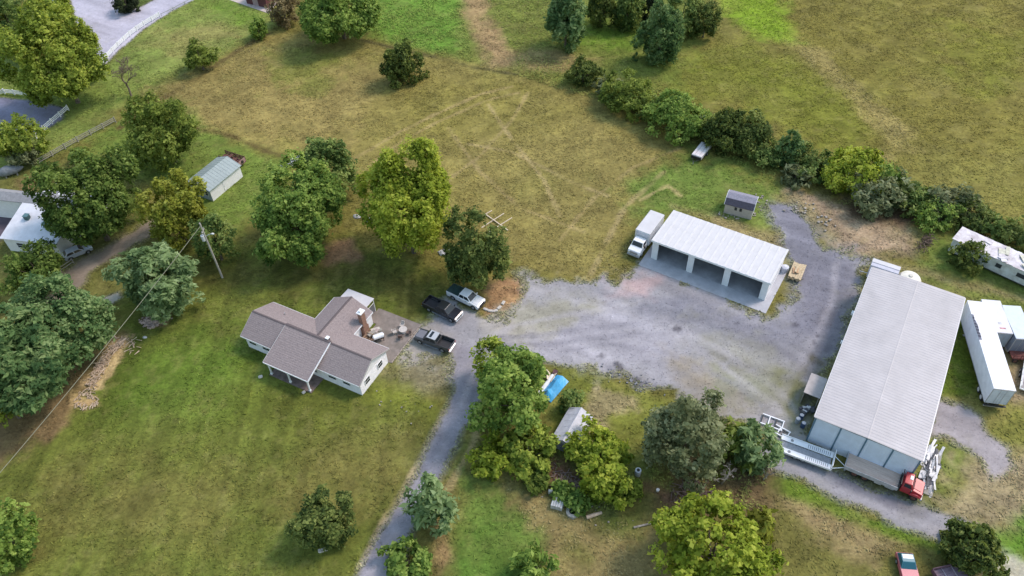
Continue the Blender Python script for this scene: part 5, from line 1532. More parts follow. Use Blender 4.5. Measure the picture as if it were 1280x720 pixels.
# ------------------------------------------------------------ semi trailers and boxes at the right
def box_trailer(label, c, yaw, L, W, z0, z1, mtop, mside, kind='semi', group=None, cat='trailer'):
    t = thing('semi_trailer' if kind == 'semi' else 'cargo_box', label, cat, (c.x, c.y, 0), yaw, group)
    xf, xr = L / 2, -L / 2; hw = W / 2
    MB().box(xr, xf, -hw, hw, z0, z1).build('body', mside, t, .03)
    MB().box(xr - .01, xf + .01, -hw - .012, hw + .012, z1 + .001, z1 + .05).build('roof', mtop, t, .012)
    for s in (-1, 1):
        MB().box(xr, xf, s * (hw + .012) - .011, s * (hw + .012) + .011, z0 + .002, z0 + .12).build('lower_rail', STEEL, t)
        b = MB()
        for k in range(int(L / .62)):
            x = xr + .3 + k * .62
            b.box(x - .03, x + .03, s * (hw + .008) - .007, s * (hw + .008) + .007, z0 + .13, z1 - .05)
        b.build('side_posts', mside, t, kind='stuff')
    dm_ = mat('door_blue_grey', (.56,.60,.66), .5, .1, 1.5)
    for s in (-1, 1):
        y0, y1 = (.015, hw - .1) if s > 0 else (-hw + .1, -.015)
        dd = MB().box(xr - .045, xr - .002, y0, y1, z0 + .12, z1 - .12).build('rear_door', dm_ if kind == 'semi' else mside, t)
        ym = s * .35
        MB().cyl((xr - .075, ym, z0 + .15), (xr - .075, ym, z1 - .15), .022, 6).build('lock_rod', STEEL, dd)
    MB().box(xr - .05, xr - .003, -hw, hw, z1 - .118, z1 - .002).build('door_header', STEEL, t)
    for s in (-1, 1):
        MB().box(xr - .05, xr - .003, s * (hw - .05) - .048, s * (hw - .05) + .048, z0 + .002, z1 - .12).build('door_post', STEEL, t)
    if kind == 'semi':
        MB().box(xr + .1, xf - 1.2, -.5, .5, z0 - .22, z0 - .002).build('chassis', BLACK, t)
        for x in (xr + 1.3, xr + 2.55):
            for s in (-1, 1):
                wheel(t, x, s * (hw - .32), .5, .5, s, mat('white_hub', (.6,.6,.6), .5, .1, 4))
            MB().cyl((x, -hw + .4, .5), (x, hw - .4, .5), .08, 8).build('axle', BLACK, t)
        for s in (-1, 1):
            MB().box(xf - 3.0, xf - 2.85, s * .8 - .07, s * .8 + .07, .05, z0 - .003).build('landing_leg', STEEL, t)
            MB().box(xf - 3.1, xf - 2.75, s * .8 - .17, s * .8 + .17, 0, .05).build('foot', STEEL, t)
            MB().box(xr + .3, xr + .42, s * .55 - .05, s * .55 + .05, .45, z0 - .223).build('guard_strut', STEEL, t)
        MB().box(xr - .06, xr + .1, -hw + .1, hw - .1, .42, .56).build('rear_guard', STEEL, t)
        MB().box(xr - .28, xr - .052, -hw, hw, z0 - .25, z0 - .1).build('dock_bumper', BLACK, t)
    return t
a0, a1 = P(1231.2, 504, .95), P(1255.5, 506.5, .95)
rc = (a0 + a1) / 2
yaw = RAD(78); d = Vector((math.cos(yaw), math.sin(yaw), 0))
TW_ = paint('trailer_white', (.84,.83,.86), .45)
LT = 15.3
st = box_trailer('long white semi trailer with tandem wheels beside the pale warehouse', rc + d * (LT / 2), yaw, LT, 2.6, 1.05, 4.0, paint('trailer_roof_white', (.70,.70,.72), .5), TW_)
b = MB(); rr = random.Random(4)
for k in range(8):
    x = .4 + k * .55
    b.box(x, x + .75, 1.0 + rr.uniform(-.1, .1), 1.316, 4.052, 4.064)
b.build('torn_roof_edge', mat('dark_tear', (.16,.17,.22), .8, .2, 3), st)
p0 = P(1262, 416, 3.2)
yaw2 = RAD(80); d2 = Vector((math.cos(yaw2), math.sin(yaw2), 0))
p0 = P(1264, 417, 3.3); p0.z = 0
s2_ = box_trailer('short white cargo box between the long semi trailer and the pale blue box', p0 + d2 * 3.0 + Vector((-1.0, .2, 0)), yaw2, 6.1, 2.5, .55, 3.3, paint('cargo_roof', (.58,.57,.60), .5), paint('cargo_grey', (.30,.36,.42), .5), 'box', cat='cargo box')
MB().box(-2.35, -2.1, -.55, .25, 3.352, 3.36).build('red_mark', mat('faded_red', (.55,.25,.27), .7, .2, 3), s2_)
MB().box(-1.5, -1.1, -.25, .2, 3.352, 3.36).build('grey_patch', mat('patch_grey', (.5,.5,.52), .7, .2, 3), s2_)
for x in (-2.2, 2.2):
    for y in (-.9, .9):
        MB().box(x - .25, x + .25, y - .2, y + .2, 0, .55).build('support_block', WOODG, s2_)
p1 = P(1271, 424, 3.3); p1.z = 0
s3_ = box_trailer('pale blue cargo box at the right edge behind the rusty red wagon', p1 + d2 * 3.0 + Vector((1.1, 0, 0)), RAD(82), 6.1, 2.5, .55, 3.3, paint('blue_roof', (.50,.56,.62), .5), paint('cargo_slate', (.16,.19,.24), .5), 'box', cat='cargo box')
for x in (-2.2, 2.2):
    for y in (-.9, .9):
        MB().box(x - .25, x + .25, y - .2, y + .2, 0, .55).build('support_block', WOODG, s3_)
# rusty red wagon in front of the blue box
q = P(1275, 448); rw = thing('rusty_wagon', 'rusty red wagon frame in front of the pale blue cargo box', 'wagon', q, RAD(-8))
RED_R = mat('rusty_red', (.16,.045,.035), .8, .3, 3, bump=.2)
MB().box(-1.6, 2.2, -.9, .9, .75, .88).build('deck', RED_R, rw)
for y in (-.9, .84):
    for x in (-1.6, -.65, .3, 1.25, 2.12):
        MB().box(x, x + .08, y, y + .06, .882, 1.75).build('stake', RED_R, rw)
    for z in (1.0, 1.5):
        MB().box(-1.6, 2.2, y + (-.05 if y < 0 else .061), y + (-.002 if y < 0 else .11), z, z + .12).build('rail', RED_R, rw)
for x in (-1.1, 1.6):
    for s in (-1, 1):
        wheel(rw, x, s * .82, .38, .22, s, RUST)
# white gooseneck trailer at the right edge
q0, q1 = P(1272, 497), P(1280, 448)
yaw = math.atan2((q1 - q0).y, (q1 - q0).x)
gt = thing('utility_trailer', 'white framed open trailer at the right edge behind the long semi trailer', 'trailer', q0 + (q1 - q0) * .5 + Vector((1.0, 0, 0)), yaw)
MB().box(-3.0, 3.0, -.9, .9, .62, .70).build('deck', mat('grey_deck', (.32,.30,.29), .9, .2, 2), gt)
for s in (-1, 1):
    MB().box(-3.1, 3.0, s * .95 - .045, s * .95 + .045, .6, .78).build('side_rail', WHITE, gt)
    MB().box(-3.1, 3.0, s * .95 - .03, s * .95 + .03, 1.15, 1.22).build('top_rail', WHITE, gt)
    for k in range(6):
        MB().box(-3.05 + k * 1.18, -2.98 + k * 1.18, s * .95 - .03, s * .95 + .03, .782, 1.148).build('stake', WHITE, gt)
    for x in (-.5, .4):
        wheel(gt, x, s * 1.1, .36, .2, s)
MB().box(-3.2, -3.102, -1.0, 1.0, .55, .75).build('end_rail', WHITE, gt)

# ------------------------------------------------------------ red flatbed truck
f, r = P(1141, 622), P(1053, 583)
yaw = RAD(-31.5); d = Vector((math.cos(yaw), math.sin(yaw), 0))
tc = P(1104, 601)
ft = thing('flatbed_truck', 'red flatbed truck with a worn tan timber bed in front of the blue warehouse', 'truck', (tc.x, tc.y, .03), yaw)
REDP = paint('red_paint', (.42,.028,.035), .35)
xf = 4.15
MB().box(-4.6, 1.55, -1.22, 1.22, .95, 1.08).build('bed_frame', STEEL, ft)
pk = mat('bed_plank', (.62,.49,.40), .9, .2, 1.5, stretch=(.4,4,1), col2=(.47,.35,.28))
for k in range(8):
    y = -1.08 + k * .27
    MB().box(-4.5, 1.45, y, y + .255, 1.082, 1.12 + (k % 3) * .006).build('plank', pk, ft)
SILV = mat('silver_side', (.50,.50,.51), .5, .12, 1.5, metal=.2)
MB().box(-4.6, 1.5, -1.26, -1.2, .85, 1.45).build('side_board', SILV, ft)
MB().box(-4.6, 1.5, 1.2, 1.26, .85, 1.45).build('side_board', mat('dark_side', (.22,.25,.29), .6, .15, 2), ft)
MB().box(-4.62, -4.56, -1.18, 1.18, .85, 1.42).build('tailboard', SILV, ft)
for k in range(9):
    x = -4.5 + k * .74
    MB().box(x, x + .07, -1.30, -1.262, .86, 1.46).build('stake', SILV, ft)
hb = MB(); hb.box(1.5, 1.58, -1.2, 1.2, 1.1, 1.55)
for y in (-1.15, -.4, .35, 1.1): hb.box(1.5, 1.58, y - .04, y + .04, 1.55, 2.3)
hb.box(1.5, 1.58, -1.2, 1.2, 2.3, 2.38); hb.build('headboard', BLACK, ft)
MB().prism_y([(1.75, .7), (4.1, .7), (4.15, 1.0), (4.08, 1.50), (3.05, 1.72), (1.75, 1.72)], -.98, .98).build('cab_lower', REDP, ft, .05, seg=2)
lo = [Vector((3.05, -.94, 1.72)), Vector((3.05, .94, 1.72)), Vector((1.78, .94, 1.72)), Vector((1.78, -.94, 1.72))]
hi = [Vector((2.68, -.82, 2.42)), Vector((2.68, .82, 2.42)), Vector((1.82, .82, 2.42)), Vector((1.82, -.82, 2.42))]
MB().hexa([lo[3], lo[0], lo[1], lo[2], hi[3], hi[0], hi[1], hi[2]]).build('cab', REDP, ft, .07, seg=2)
MB().plate(sub_quad([lo[0], lo[1], hi[1], hi[0]], .06, .94, .1, .9), .015, .004).build('windshield', AUTOG, ft)
for q in ([lo[1], lo[2], hi[2], hi[1]], [lo[3], lo[0], hi[0], hi[3]]):
    MB().plate(sub_quad(q, .12, .8, .1, .85), .015, .004).build('side_window', AUTOG, ft)
MB().box(2.3, 2.62, -.1, .45, 2.425, 2.47).build('roof_patch', WHITE, ft, .01)
MB().prism_y([(3.05, 1.73), (3.9, 1.56), (3.9, 1.60), (3.05, 1.78)], -.6, .6).build('hood', paint('faded_red_paint', (.48,.07,.075), .45), ft)
for s in (-1, 1):
    MB().prism_y([(2.75, .95), (2.85, 1.22), (3.15, 1.36), (3.65, 1.36), (4.0, 1.2), (4.12, .95)], s * 1.02 - .18, s * 1.02 + .18).build('fender', REDP, ft, .03)
    MB().box(4.05, 4.16, s * .78 - .12, s * .78 + .12, 1.05, 1.28).build('headlight', LAMP, ft, .02)
    wheel(ft, 3.4, s * .95, .46, .28, s, RUST)
    for x in (-2.1, -3.3):
        wheel(ft, x, s * .92, .48, .5, s, RUST)
    MB().box(2.75, 2.85, s * 1.28 - .1, s * 1.28 + .1, 1.6, 2.0).build('mirror', BLACK, ft)
MB().box(4.11, 4.17, -.55, .55, .9, 1.4).build('grille', BLACK, ft)
MB().box(4.1, 4.28, -1.05, 1.05, .5, .75).build('bumper', SILV, ft, .03)
MB().box(-4.4, 3.9, -.42, .42, .58, .94).build('chassis', BLACK, ft)
MB().box(-1.0, -.2, -1.15, -.75, .45, .84).build('tool_box', SILV, ft, .02)
MB().cyl((.2, -.95, .65), (1.2, -.95, .65), .27, 12).build('fuel_tank', STEEL, ft)

# ------------------------------------------------------------ white car hauler
h0, h1 = P(975, 553, .8), P(1040, 577, .8)
yaw = math.atan2((h1 - h0).y, (h1 - h0).x); HL = (h1 - h0).length
hc_ = (h0 + h1) / 2; hc_.z = 0
hl = thing('car_hauler', 'white car hauler trailer with two runways parked behind the red flatbed truck', 'trailer', hc_, yaw)
HL2 = HL / 2
for s in (-1, 1):
    MB().box(-HL2, HL2, s * .88 - .36, s * .88 + .36, .78, .86).build('runway', WHITE, hl, .01)
    MB().box(-HL2 - .05, HL2 + .05, s * 1.27 - .035, s * 1.27 + .035, .68, .98).build('side_rail', WHITE, hl)
    for x in (-HL2 + 1.3, ):
        MB().cyl((x, s * .88, .862), (x, s * .88, .875), .2, 12).build('wheel_chock', mat('grey_disc', (.30,.30,.31), .6, .2, 4), hl)
    for x in (-1.0, -.1):
        wheel(hl, x, s * 1.0, .37, .24, s)
    b = MB()
    for k in range(12):
        x = .1 + k * (HL2 - .3) / 12
        b.box(x, x + .09, s * .88 - .30, s * .88 + .30, .862, .872)
    b.build('grip_bars', mat('grey_bar', (.40,.41,.43), .5, .1, 4), hl, kind='stuff')
b = MB()
for k in range(14):
    x = -HL2 + .2 + k * (HL - .4) / 13
    b.box(x - .03, x + .03, -.52, .52, .70, .76)
b.build('crossmembers', mat('grey_mesh', (.33,.34,.36), .6, .15, 3), hl, kind='stuff')
MB().box(-HL2 + .1, HL2 - .1, -.5, .5, .66, .70).build('centre_deck', mat('grey_mesh', (.33,.34,.36), .6, .15, 3), hl)
MB().box(HL2 + .051, HL2 + .13, -1.3, 1.3, .7, .98).build('front_rail', WHITE, hl)
for s in (-1, 1):
    MB().tube([(HL2 + .13, s * .95, .8), (HL2 + 1.7, 0, .7)], .055, 6).build('drawbar', WHITE, hl)
    MB().tube([(HL2 + .09, s * 1.2, .98), (HL2 + .09, s * 1.2, 1.75)], .04, 6).build('upright', WHITE, hl)
MB().tube([(HL2 + .09, -1.2, 1.75), (HL2 + .09, 1.2, 1.75)], .04, 6).build('headboard_rail', WHITE, hl)
MB().box(HL2 + 1.55, HL2 + 1.75, -.1, .1, .0, .66).build('jack', STEEL, hl)
# white steel frames lying at its rear
for (x, y, rz, lb) in ((965, 529, -.5, 'larger white steel ramp frame on the gravel behind the car hauler'), (976, 541, -.7, 'smaller white steel ramp frame lying nearest the car hauler end')):
    q = P(x, y)
    fr = thing('ramp_frame', lb, 'ramp', q, rz, 'white ramp frames by the car hauler')
    l_, w_ = (1.4, .75) if y < 535 else (1.0, .6)
    for s in (-1, 1):
        MB().box(-l_, l_, s * w_ - .07, s * w_ + .07, .12, .3).build('rail', WHITE, fr)
    for k in range(4):
        xx = -l_ + .1 + k * (2 * l_ - .2) / 3
        MB().box(xx - .06, xx + .06, -w_ + .072, w_ - .072, .14, .28).build('rung', WHITE if k % 2 else BLACK, fr)
    for s in (-1, 1):
        MB().box(-.1, .1, s * w_ - .08, s * w_ + .08, 0, .118).build('foot', BLACK, fr)

# ------------------------------------------------------------ small trailer by the hedge
a0, a1 = P(868, 203), P(883, 184)
yaw = math.atan2((a0 - a1).y, (a0 - a1).x)
c = (a0 + a1) / 2
ut = thing('flat_trailer', 'small flat trailer with a pale tarped load on the grass by the hedgerow', 'trailer', c, yaw)
MB().box(-2.4, 2.2, -1.0, 1.0, .6, .72).build('deck', STEEL, ut)
b = MB(); b.box(-2.3, 2.1, -.95, .95, .722, 1.15)
b.build('tarped_load', mat('pale_tarp', (.74,.69,.68), .8, .12, 1.2, bump=.3), ut, .12, seg=2)
for y in (-.4, .4): MB().box(-2.0, 1.8, y - .04, y + .04, 1.151, 1.175).build('strap', mat('strap', (.45,.40,.38), .8, .1, 3), ut)
for s in (-1, 1):
    wheel(ut, -.3, s * 1.05, .34, .2, s)
    MB().tube([(2.2, s * .8, .64), (3.3, 0, .55)], .05, 6).build('drawbar', BLACK, ut)
MB().box(3.2, 3.36, -.06, .06, 0, .5).build('jack', STEEL, ut)
MB().box(2.202, 2.3, -.95, .95, .5, 1.0).build('headboard', BLACK, ut)

# ------------------------------------------------------------ red car at the lower edge
t0 = P(1127, 695); yaw = RAD(-97)
L = 4.5
d = Vector((math.cos(yaw), math.sin(yaw), 0))
c = t0 + d * (L / 2)
rc_ = thing('red_car', 'faded red car with teal windows and a white roof panel at the lower edge', 'car', (c.x, c.y, .02), yaw)
PNK = paint('faded_pink_red', (.50,.13,.16), .4)
xf, xr, hw = L / 2, -L / 2, .9
def arch(x): return [(x - .42, .35), (x - .36, .58), (x, .72), (x + .36, .58), (x + .42, .35)]
prof = [(xr + .05, .35)] + arch(xr + .85) + arch(xf - .85) + [(xf - .06, .38), (xf, .6), (xf - .1, .82), (xf - 1.15, .95), (xr + .3, 1.0), (xr, .85)]
MB().prism_y(prof, -hw, hw).build('body', PNK, rc_, .04, seg=2)
lo = [Vector((xr + 2.0, -hw + .06, .96)), Vector((xr + 2.0, hw - .06, .96)), Vector((xr + .12, hw - .06, .98)), Vector((xr + .12, -hw + .06, .98))]
hi = [Vector((xr + 1.35, -hw + .24, 1.46)), Vector((xr + 1.35, hw - .24, 1.46)), Vector((xr + .45, hw - .24, 1.46)), Vector((xr + .45, -hw + .24, 1.46))]
MB().hexa([lo[3], lo[0], lo[1], lo[2], hi[3], hi[0], hi[1], hi[2]]).build('cabin', paint('teal_paint', (.03,.16,.20), .4), rc_, .03)
TEAL = glass('teal_glass', (.02,.10,.13))
MB().plate(sub_quad([lo[0], lo[1], hi[1], hi[0]], .05, .95, .06, .94), .012, .003).build('windshield', TEAL, rc_)
MB().plate(sub_quad([lo[2], lo[3], hi[3], hi[2]], .08, .92, .1, .9), .012, .003).build('rear_window', TEAL, rc_)
for q in ([lo[1], lo[2], hi[2], hi[1]], [lo[3], lo[0], hi[0], hi[3]]):
    for u in ((.08, .48), (.53, .93)):
        MB().plate(sub_quad(q, u[0], u[1], .12, .88), .012, .003).build('side_window', TEAL, rc_)
MB().box(xr + .5, xr + 1.0, -.56, .56, 1.462, 1.485).build('roof_panel', WHITE, rc_, .008)
for s in (-1, 1):
    MB().box(xr - .01, xr + .1, s * .68 - .16, s * .68 + .16, .62, .84).build('tail_light', BLACK, rc_)
    MB().box(xf - .12, xf - .0, s * .62 - .18, s * .62 + .18, .62, .78).build('headlight', LAMP, rc_)
    for x in (xr + .85, xf - .85): wheel(rc_, x, s * .8, .32, .2, s)
    MB().box(xf - 1.45, xf - 1.32, s * .98 - .07, s * .98 + .07, .95, 1.08).build('mirror', PNK, rc_)
MB().box(xr - .06, xr + .08, -.8, .8, .4, .58).build('bumper', BLACK, rc_, .02)
MB().box(xf - .08, xf + .06, -.8, .8, .4, .56).build('bumper', BLACK, rc_, .02)

# plum trailer at the lower edge
q = P(1187, 726); pl_ = thing('stake_trailer', 'plum wooden trailer at the lower edge in front of the conifer bush', 'trailer', q, RAD(10))
PLUM = mat('plum_wood', (.15,.085,.11), .85, .25, 2)
for k in range(7):
    MB().box(-1.7, 1.7, -1.15 + k * .33, -.84 + k * .33, .7, .76 + .006 * (k % 2)).build('plank', mat('lilac_wood', (.27,.19,.22), .85, .2, 2, stretch=(.5,4,1)), pl_)
MB().box(-1.72, 1.72, 1.17, 1.23, .6, 1.3).build('headboard', PLUM, pl_)
for x in (-1.76, 1.705):
    MB().box(x, x + .055, -1.1, 1.16, .6, 1.25).build('side_board', PLUM, pl_)
for s in (-1, 1):
    MB().cyl((s * 1.55 - .1, 0, .34), (s * 1.55 + .1, 0, .34), .34, 14).build('wheel', TYRE, pl_)
MB().cyl((-1.4, 0, .34), (1.4, 0, .34), .05, 8).build('axle', STEEL, pl_)
for x in (-.6, .55):
    MB().box(x, x + .08, -1.1, 1.16, .78, .86).build('batten', mat('pale_batten', (.42,.36,.38), .8, .1, 3), pl_)

# ------------------------------------------------------------ cars at the left
def car(label, loc, yaw, body, roof, group=None):
    t = thing('parked_car', label, 'car', (loc.x, loc.y, .02), yaw, group)
    xf, xr, hw = 2.2, -2.2, .88
    prof = [(xr + .05, .35)] + [(xr + .43, .35), (xr + .5, .58), (xr + .85, .72), (xr + 1.2, .58), (xr + 1.27, .35)] + [(xf - 1.27, .35), (xf - 1.2, .58), (xf - .85, .72), (xf - .5, .58), (xf - .43, .35)] + [(xf - .06, .38), (xf, .6), (xf - .1, .82), (xf - 1.1, .95), (xr + .3, 1.0), (xr, .85)]
    MB().prism_y(prof, -hw, hw).build('body', body, t, .04)
    lo = [Vector((xf - 1.2, -hw + .06, .96)), Vector((xf - 1.2, hw - .06, .96)), Vector((xr + .2, hw - .06, .98)), Vector((xr + .2, -hw + .06, .98))]
    hi = [Vector((xf - 1.9, -hw + .24, 1.46)), Vector((xf - 1.9, hw - .24, 1.46)), Vector((xr + .7, hw - .24, 1.46)), Vector((xr + .7, -hw + .24, 1.46))]
    MB().hexa([lo[3], lo[0], lo[1], lo[2], hi[3], hi[0], hi[1], hi[2]]).build('cabin', roof, t, .04)
    MB().plate(sub_quad([lo[0], lo[1], hi[1], hi[0]], .05, .95, .06, .94), .012, .003).build('windshield', AUTOG, t)
    MB().plate(sub_quad([lo[2], lo[3], hi[3], hi[2]], .08, .92, .1, .9), .012, .003).build('rear_window', AUTOG, t)
    for q in ([lo[1], lo[2], hi[2], hi[1]], [lo[3], lo[0], hi[0], hi[3]]):
        for u in ((.08, .48), (.53, .93)):
            MB().plate(sub_quad(q, u[0], u[1], .12, .88), .012, .003).build('side_window', AUTOG, t)
    for s in (-1, 1):
        for x in (xr + .85, xf - .85): wheel(t, x, s * .78, .32, .2, s)
        MB().box(xf - .12, xf - .0, s * .62 - .16, s * .62 + .16, .62, .78).build('headlight', LAMP, t)
        MB().box(xr - .01, xr + .1, s * .66 - .14, s * .66 + .14, .66, .84).build('tail_light', TAIL, t)
    return t
car('silver grey car in the shade at the end of the gravel lane', P(99, 318), RAD(35), paint('silver_paint', (.42,.44,.47)), paint('silver_roof', (.52,.54,.57)))
car('dark blue car on the upper road at the top edge of the picture', P(73, 7), RAD(-40), paint('navy_paint', (.03,.045,.07)), paint('pale_car_roof', (.5,.54,.58)))
# ================================================================== FENCES, POLE, WIRE, HEAPS AND SMALL THINGS
def fence(label, pts, mt, h, rails, step, group=None, pr=.06, rw=.04):
    W = [P(x, y) for x, y in pts]
    seg = [(W[i + 1] - W[i]).length for i in range(len(W) - 1)]
    tot = sum(seg); n = max(1, round(tot / step))
    def at(s):
        for i, L in enumerate(seg):
            if s <= L or i == len(seg) - 1:
                return W[i].lerp(W[i + 1], min(1, s / L))
            s -= L
    o0 = W[0]
    t = thing('rail_fence', label, 'fence', o0, 0, group)
    ps = [at(tot * i / n) - o0 for i in range(n + 1)]
    p0 = None
    for p in ps:
        if p0 is None:
            p0 = MB().box(-pr, pr, -pr, pr, 0, h + .1).build('post', mt, t, loc=p)
        else:
            link_copy(p0, p)
    for a, b in zip(ps[:-1], ps[1:]):
        d = b - a
        for z in rails:
            MB().obox((0, 0, 0), (d.length - .02, rw, .14), math.atan2(d.y, d.x)).build('rail', mt, t, loc=(a + b) / 2 + Vector((0, 0, z)))
    return t
FW = mat('fence_white', (.76,.77,.78), .6, .06, 3)
fence('curved white rail fence along the outer bend of the upper road', [(130, 80), (138, 69), (150, 57), (163, 45), (178, 34), (200, 21)], FW, 1.15, (.3, .55, .8, 1.05), 2.4, pr=.1, rw=.1)
fence('low dark guard rail continuing the white fence along the upper road', [(202, 20), (222, 10), (245, -2)], STEEL, .6, (.5,), 3.0)
fence('white rail fence along the far side of the left parking lot', [(-6, 121), (2, 117), (22, 119), (42, 122)], FW, 1.15, (.4, .72, 1.04), 2.2, pr=.1, rw=.09)
fence('white rail fence along the near side of the left parking lot', [(46, 173), (60, 160), (86, 138)], FW, 1.15, (.4, .72, 1.04), 2.2, pr=.1, rw=.09)
fence('grey weathered rail fence in front of the round olive tree', [(50, 205), (92, 181), (145, 153)], WOODG, 1.15, (.4, .75, 1.08), 2.6, pr=.07, rw=.05)
fence('short grey rail fence beside the gravel lane and the silver car', [(62, 352), (78, 340), (93, 330)], WOODG, 1.1, (.5, 1.0), 2.2)
# ---- utility pole with its wire
pb = P(278, 347)
HP = 11.2
po = thing('utility_pole', 'grey utility pole with a transformer leaning over the left yard', 'pole', pb, 0)
MB().tube([(0, 0, -.1), (0, 0, 5), (0, 0, HP)], [.17, .15, .11], 10).build('shaft', mat('pole_wood', (.44,.41,.36), .9, .15, 3, stretch=(4,4,.5)), po)
MB().cyl((-.34, -.1, 7.9), (-.34, -.1, 8.9), .27, 14).build('transformer', mat('pale_grey_paint', (.62,.63,.63), .4, .05, 3), po, .02)
MB().cyl((-.34, -.1, 8.9), (-.34, -.1, 9.05), .10, 8).build('bushing', STEEL, po)
MB().tube([(0, 0, 8.5), (.5, .05, 8.85), (1.0, .1, 9.0)], .055, 8).build('lamp_arm', STEEL, po)
MB().tube([(.95, .1, 9.0), (1.15, .1, 8.98), (1.4, .1, 8.93)], [.06, .16, .10], 10).build('lamp_head', mat('lamp_shell', (.66,.66,.64), .4, .05, 3), po)
MB().box(-.08, .08, -.55, .55, 9.6, 9.72).build('cross_arm', WOODG, po)
for y in (-.48, .48):
    MB().cyl((0, y, 9.72), (0, y, 9.92), .05, 8).build('insulator', STEEL, po)
we = P(-70, 672, 9.0)
wa = pb + Vector((0, 0, HP - .5))
pts = []
for i in range(25):
    u = i / 24
    p = wa.lerp(we, u); p.z -= 4 * .55 * u * (1 - u)
    pts.append(p)
wr_ = MB().tube(pts, .038, 6).build('power_line', mat('cable', (.22,.22,.15), .6, .1, 2))
tag(wr_, 'pale overhead power line running from the pole down to the left edge', 'power line')

# ---- heap of cut branches and chips at the left
def sticks(name, label, cat, px, n, spread, h, mt, seed, length=(.5, 1.6), kind=True):
    rr = random.Random(seed)
    pts = [P(x, y) for x, y in px]
    o0 = sum(pts, Vector()) / len(pts)
    b = MB()
    for i in range(n):
        k = rr.uniform(0, len(pts) - 1.001); j = int(k)
        c = pts[j].lerp(pts[j + 1], k - j) - o0
        c += Vector((rr.gauss(0, spread), rr.gauss(0, spread), 0))
        L = rr.uniform(*length); a = rr.uniform(0, 6.28)
        z = abs(rr.gauss(0, h)) * .7 + .05
        d = Vector((math.cos(a), math.sin(a), rr.uniform(-.15, .25))) * L / 2
        c.z = z + abs(d.z)
        b.tube([c - d, c + d], [rr.uniform(.03, .09), rr.uniform(.02, .05)], 5)
    o = b.build(name, mt, None, loc=o0)
    return tag(o, label, cat, kind='stuff')
CUT = mat('cut_wood', (.52,.42,.31), .85, .2, 3, col2=(.34,.24,.17))
sticks('cut_branches', 'long heap of pale cut branches and chips along the lawn edge under the wire', 'branches', [(112, 488), (122, 465), (136, 445), (152, 428)], 210, .42, .25, CUT, 2, (.3, 1.2))
sticks('cut_branches', 'ring of pale cut brush on the lawn edge below the long heap', 'branches', [(95, 496), (97, 508), (110, 510), (122, 506), (112, 493), (100, 492)], 60, .22, .10, CUT, 3, (.3, .9))
sticks('cut_branches', 'a few pale branches scattered on the lawn right of the long heap', 'branches', [(150, 425), (162, 430), (166, 440)], 24, .5, .08, CUT, 6, (.4, 1.5))
sticks('brush_pile', 'reddish brown brush pile under the silvery tree by the dead tree', 'branches', [(852, 622), (868, 616), (880, 625)], 150, .8, .3, mat('red_brush', (.22,.15,.125), .9, .25, 3), 8)
sticks('brush_pile', 'rusty brown brush and scrap pile beside the dirt clearing near the mobile home', 'branches', [(1152, 312), (1157, 303), (1160, 298)], 90, .5, .55, mat('rust_brush', (.16,.11,.075), .9, .3, 3), 9, (.4, 1.3))
sticks('brush_pile', 'faded reddish brush between the pale grey gabled shed and the rubble', 'branches', [(698, 598), (712, 604), (728, 610)], 110, .7, .15, mat('pink_brush', (.28,.20,.17), .9, .25, 3), 10)
# chips under the pine
def chunks(name, label, px, n, spread, size, mt, seed, cat='stones', h=.1):
    rr = random.Random(seed)
    pts = [P(x, y) for x, y in px]; o0 = sum(pts, Vector()) / len(pts); b = MB()
    for i in range(n):
        k = rr.uniform(0, len(pts) - 1.001); j = int(k)
        c = pts[j].lerp(pts[j + 1], k - j) - o0 + Vector((rr.gauss(0, spread), rr.gauss(0, spread), rr.uniform(0, h)))
        s = rr.uniform(.4, 1.2) * size
        b.obox(c + Vector((0, 0, s * .2)), (s, s * rr.uniform(.5, 1), s * rr.uniform(.3, .7)), rr.uniform(0, 3), rr.uniform(-.4, .4))
    return tag(b.build(name, mt, None, loc=o0), label, cat, kind='stuff')
chunks('wood_chips', 'bed of pinkish chips under the pale green pine', [(180, 402), (193, 405), (206, 398)], 260, .45, .32, mat('pink_chip', (.55,.41,.34), .9, .25, 3), 3, 'chips')
chunks('pebbles', 'pale stones scattered along the lawn edge in front of the house gable', [(470, 500), (495, 508), (520, 512), (545, 520)], 14, 1.3, .2, mat('tan_stone', (.36,.32,.27), .9, .2, 3), 5)
chunks('pebbles', 'scattered pale stones on the rough ground below the thickets', [(700, 600), (720, 640), (780, 640), (830, 630)], 22, 1.6, .22, mat('tan_stone', (.36,.32,.27), .9, .2, 3), 6)
chunks('rubble', 'dark rubble and ruts along the lower edge of the gravel lot', [(752, 462), (775, 470), (795, 477), (822, 486)], 60, .8, .22, mat('dark_stone', (.24,.24,.26), .9, .2, 3), 7, 'stones', .05)
chunks('rubble', 'pale rocks at the edge of the dirt clearing behind the garage lane', [(988, 268), (1005, 258), (1030, 278), (1036, 282)], 36, .8, .34, mat('tan_stone', (.36,.32,.27), .9, .2, 3), 8)
chunks('rubble', 'small stones around the foot of the beige shed', [(898, 268), (925, 276), (952, 262), (950, 245)], 50, .5, .3, mat('tan_stone', (.36,.32,.27), .9, .2, 3), 9)

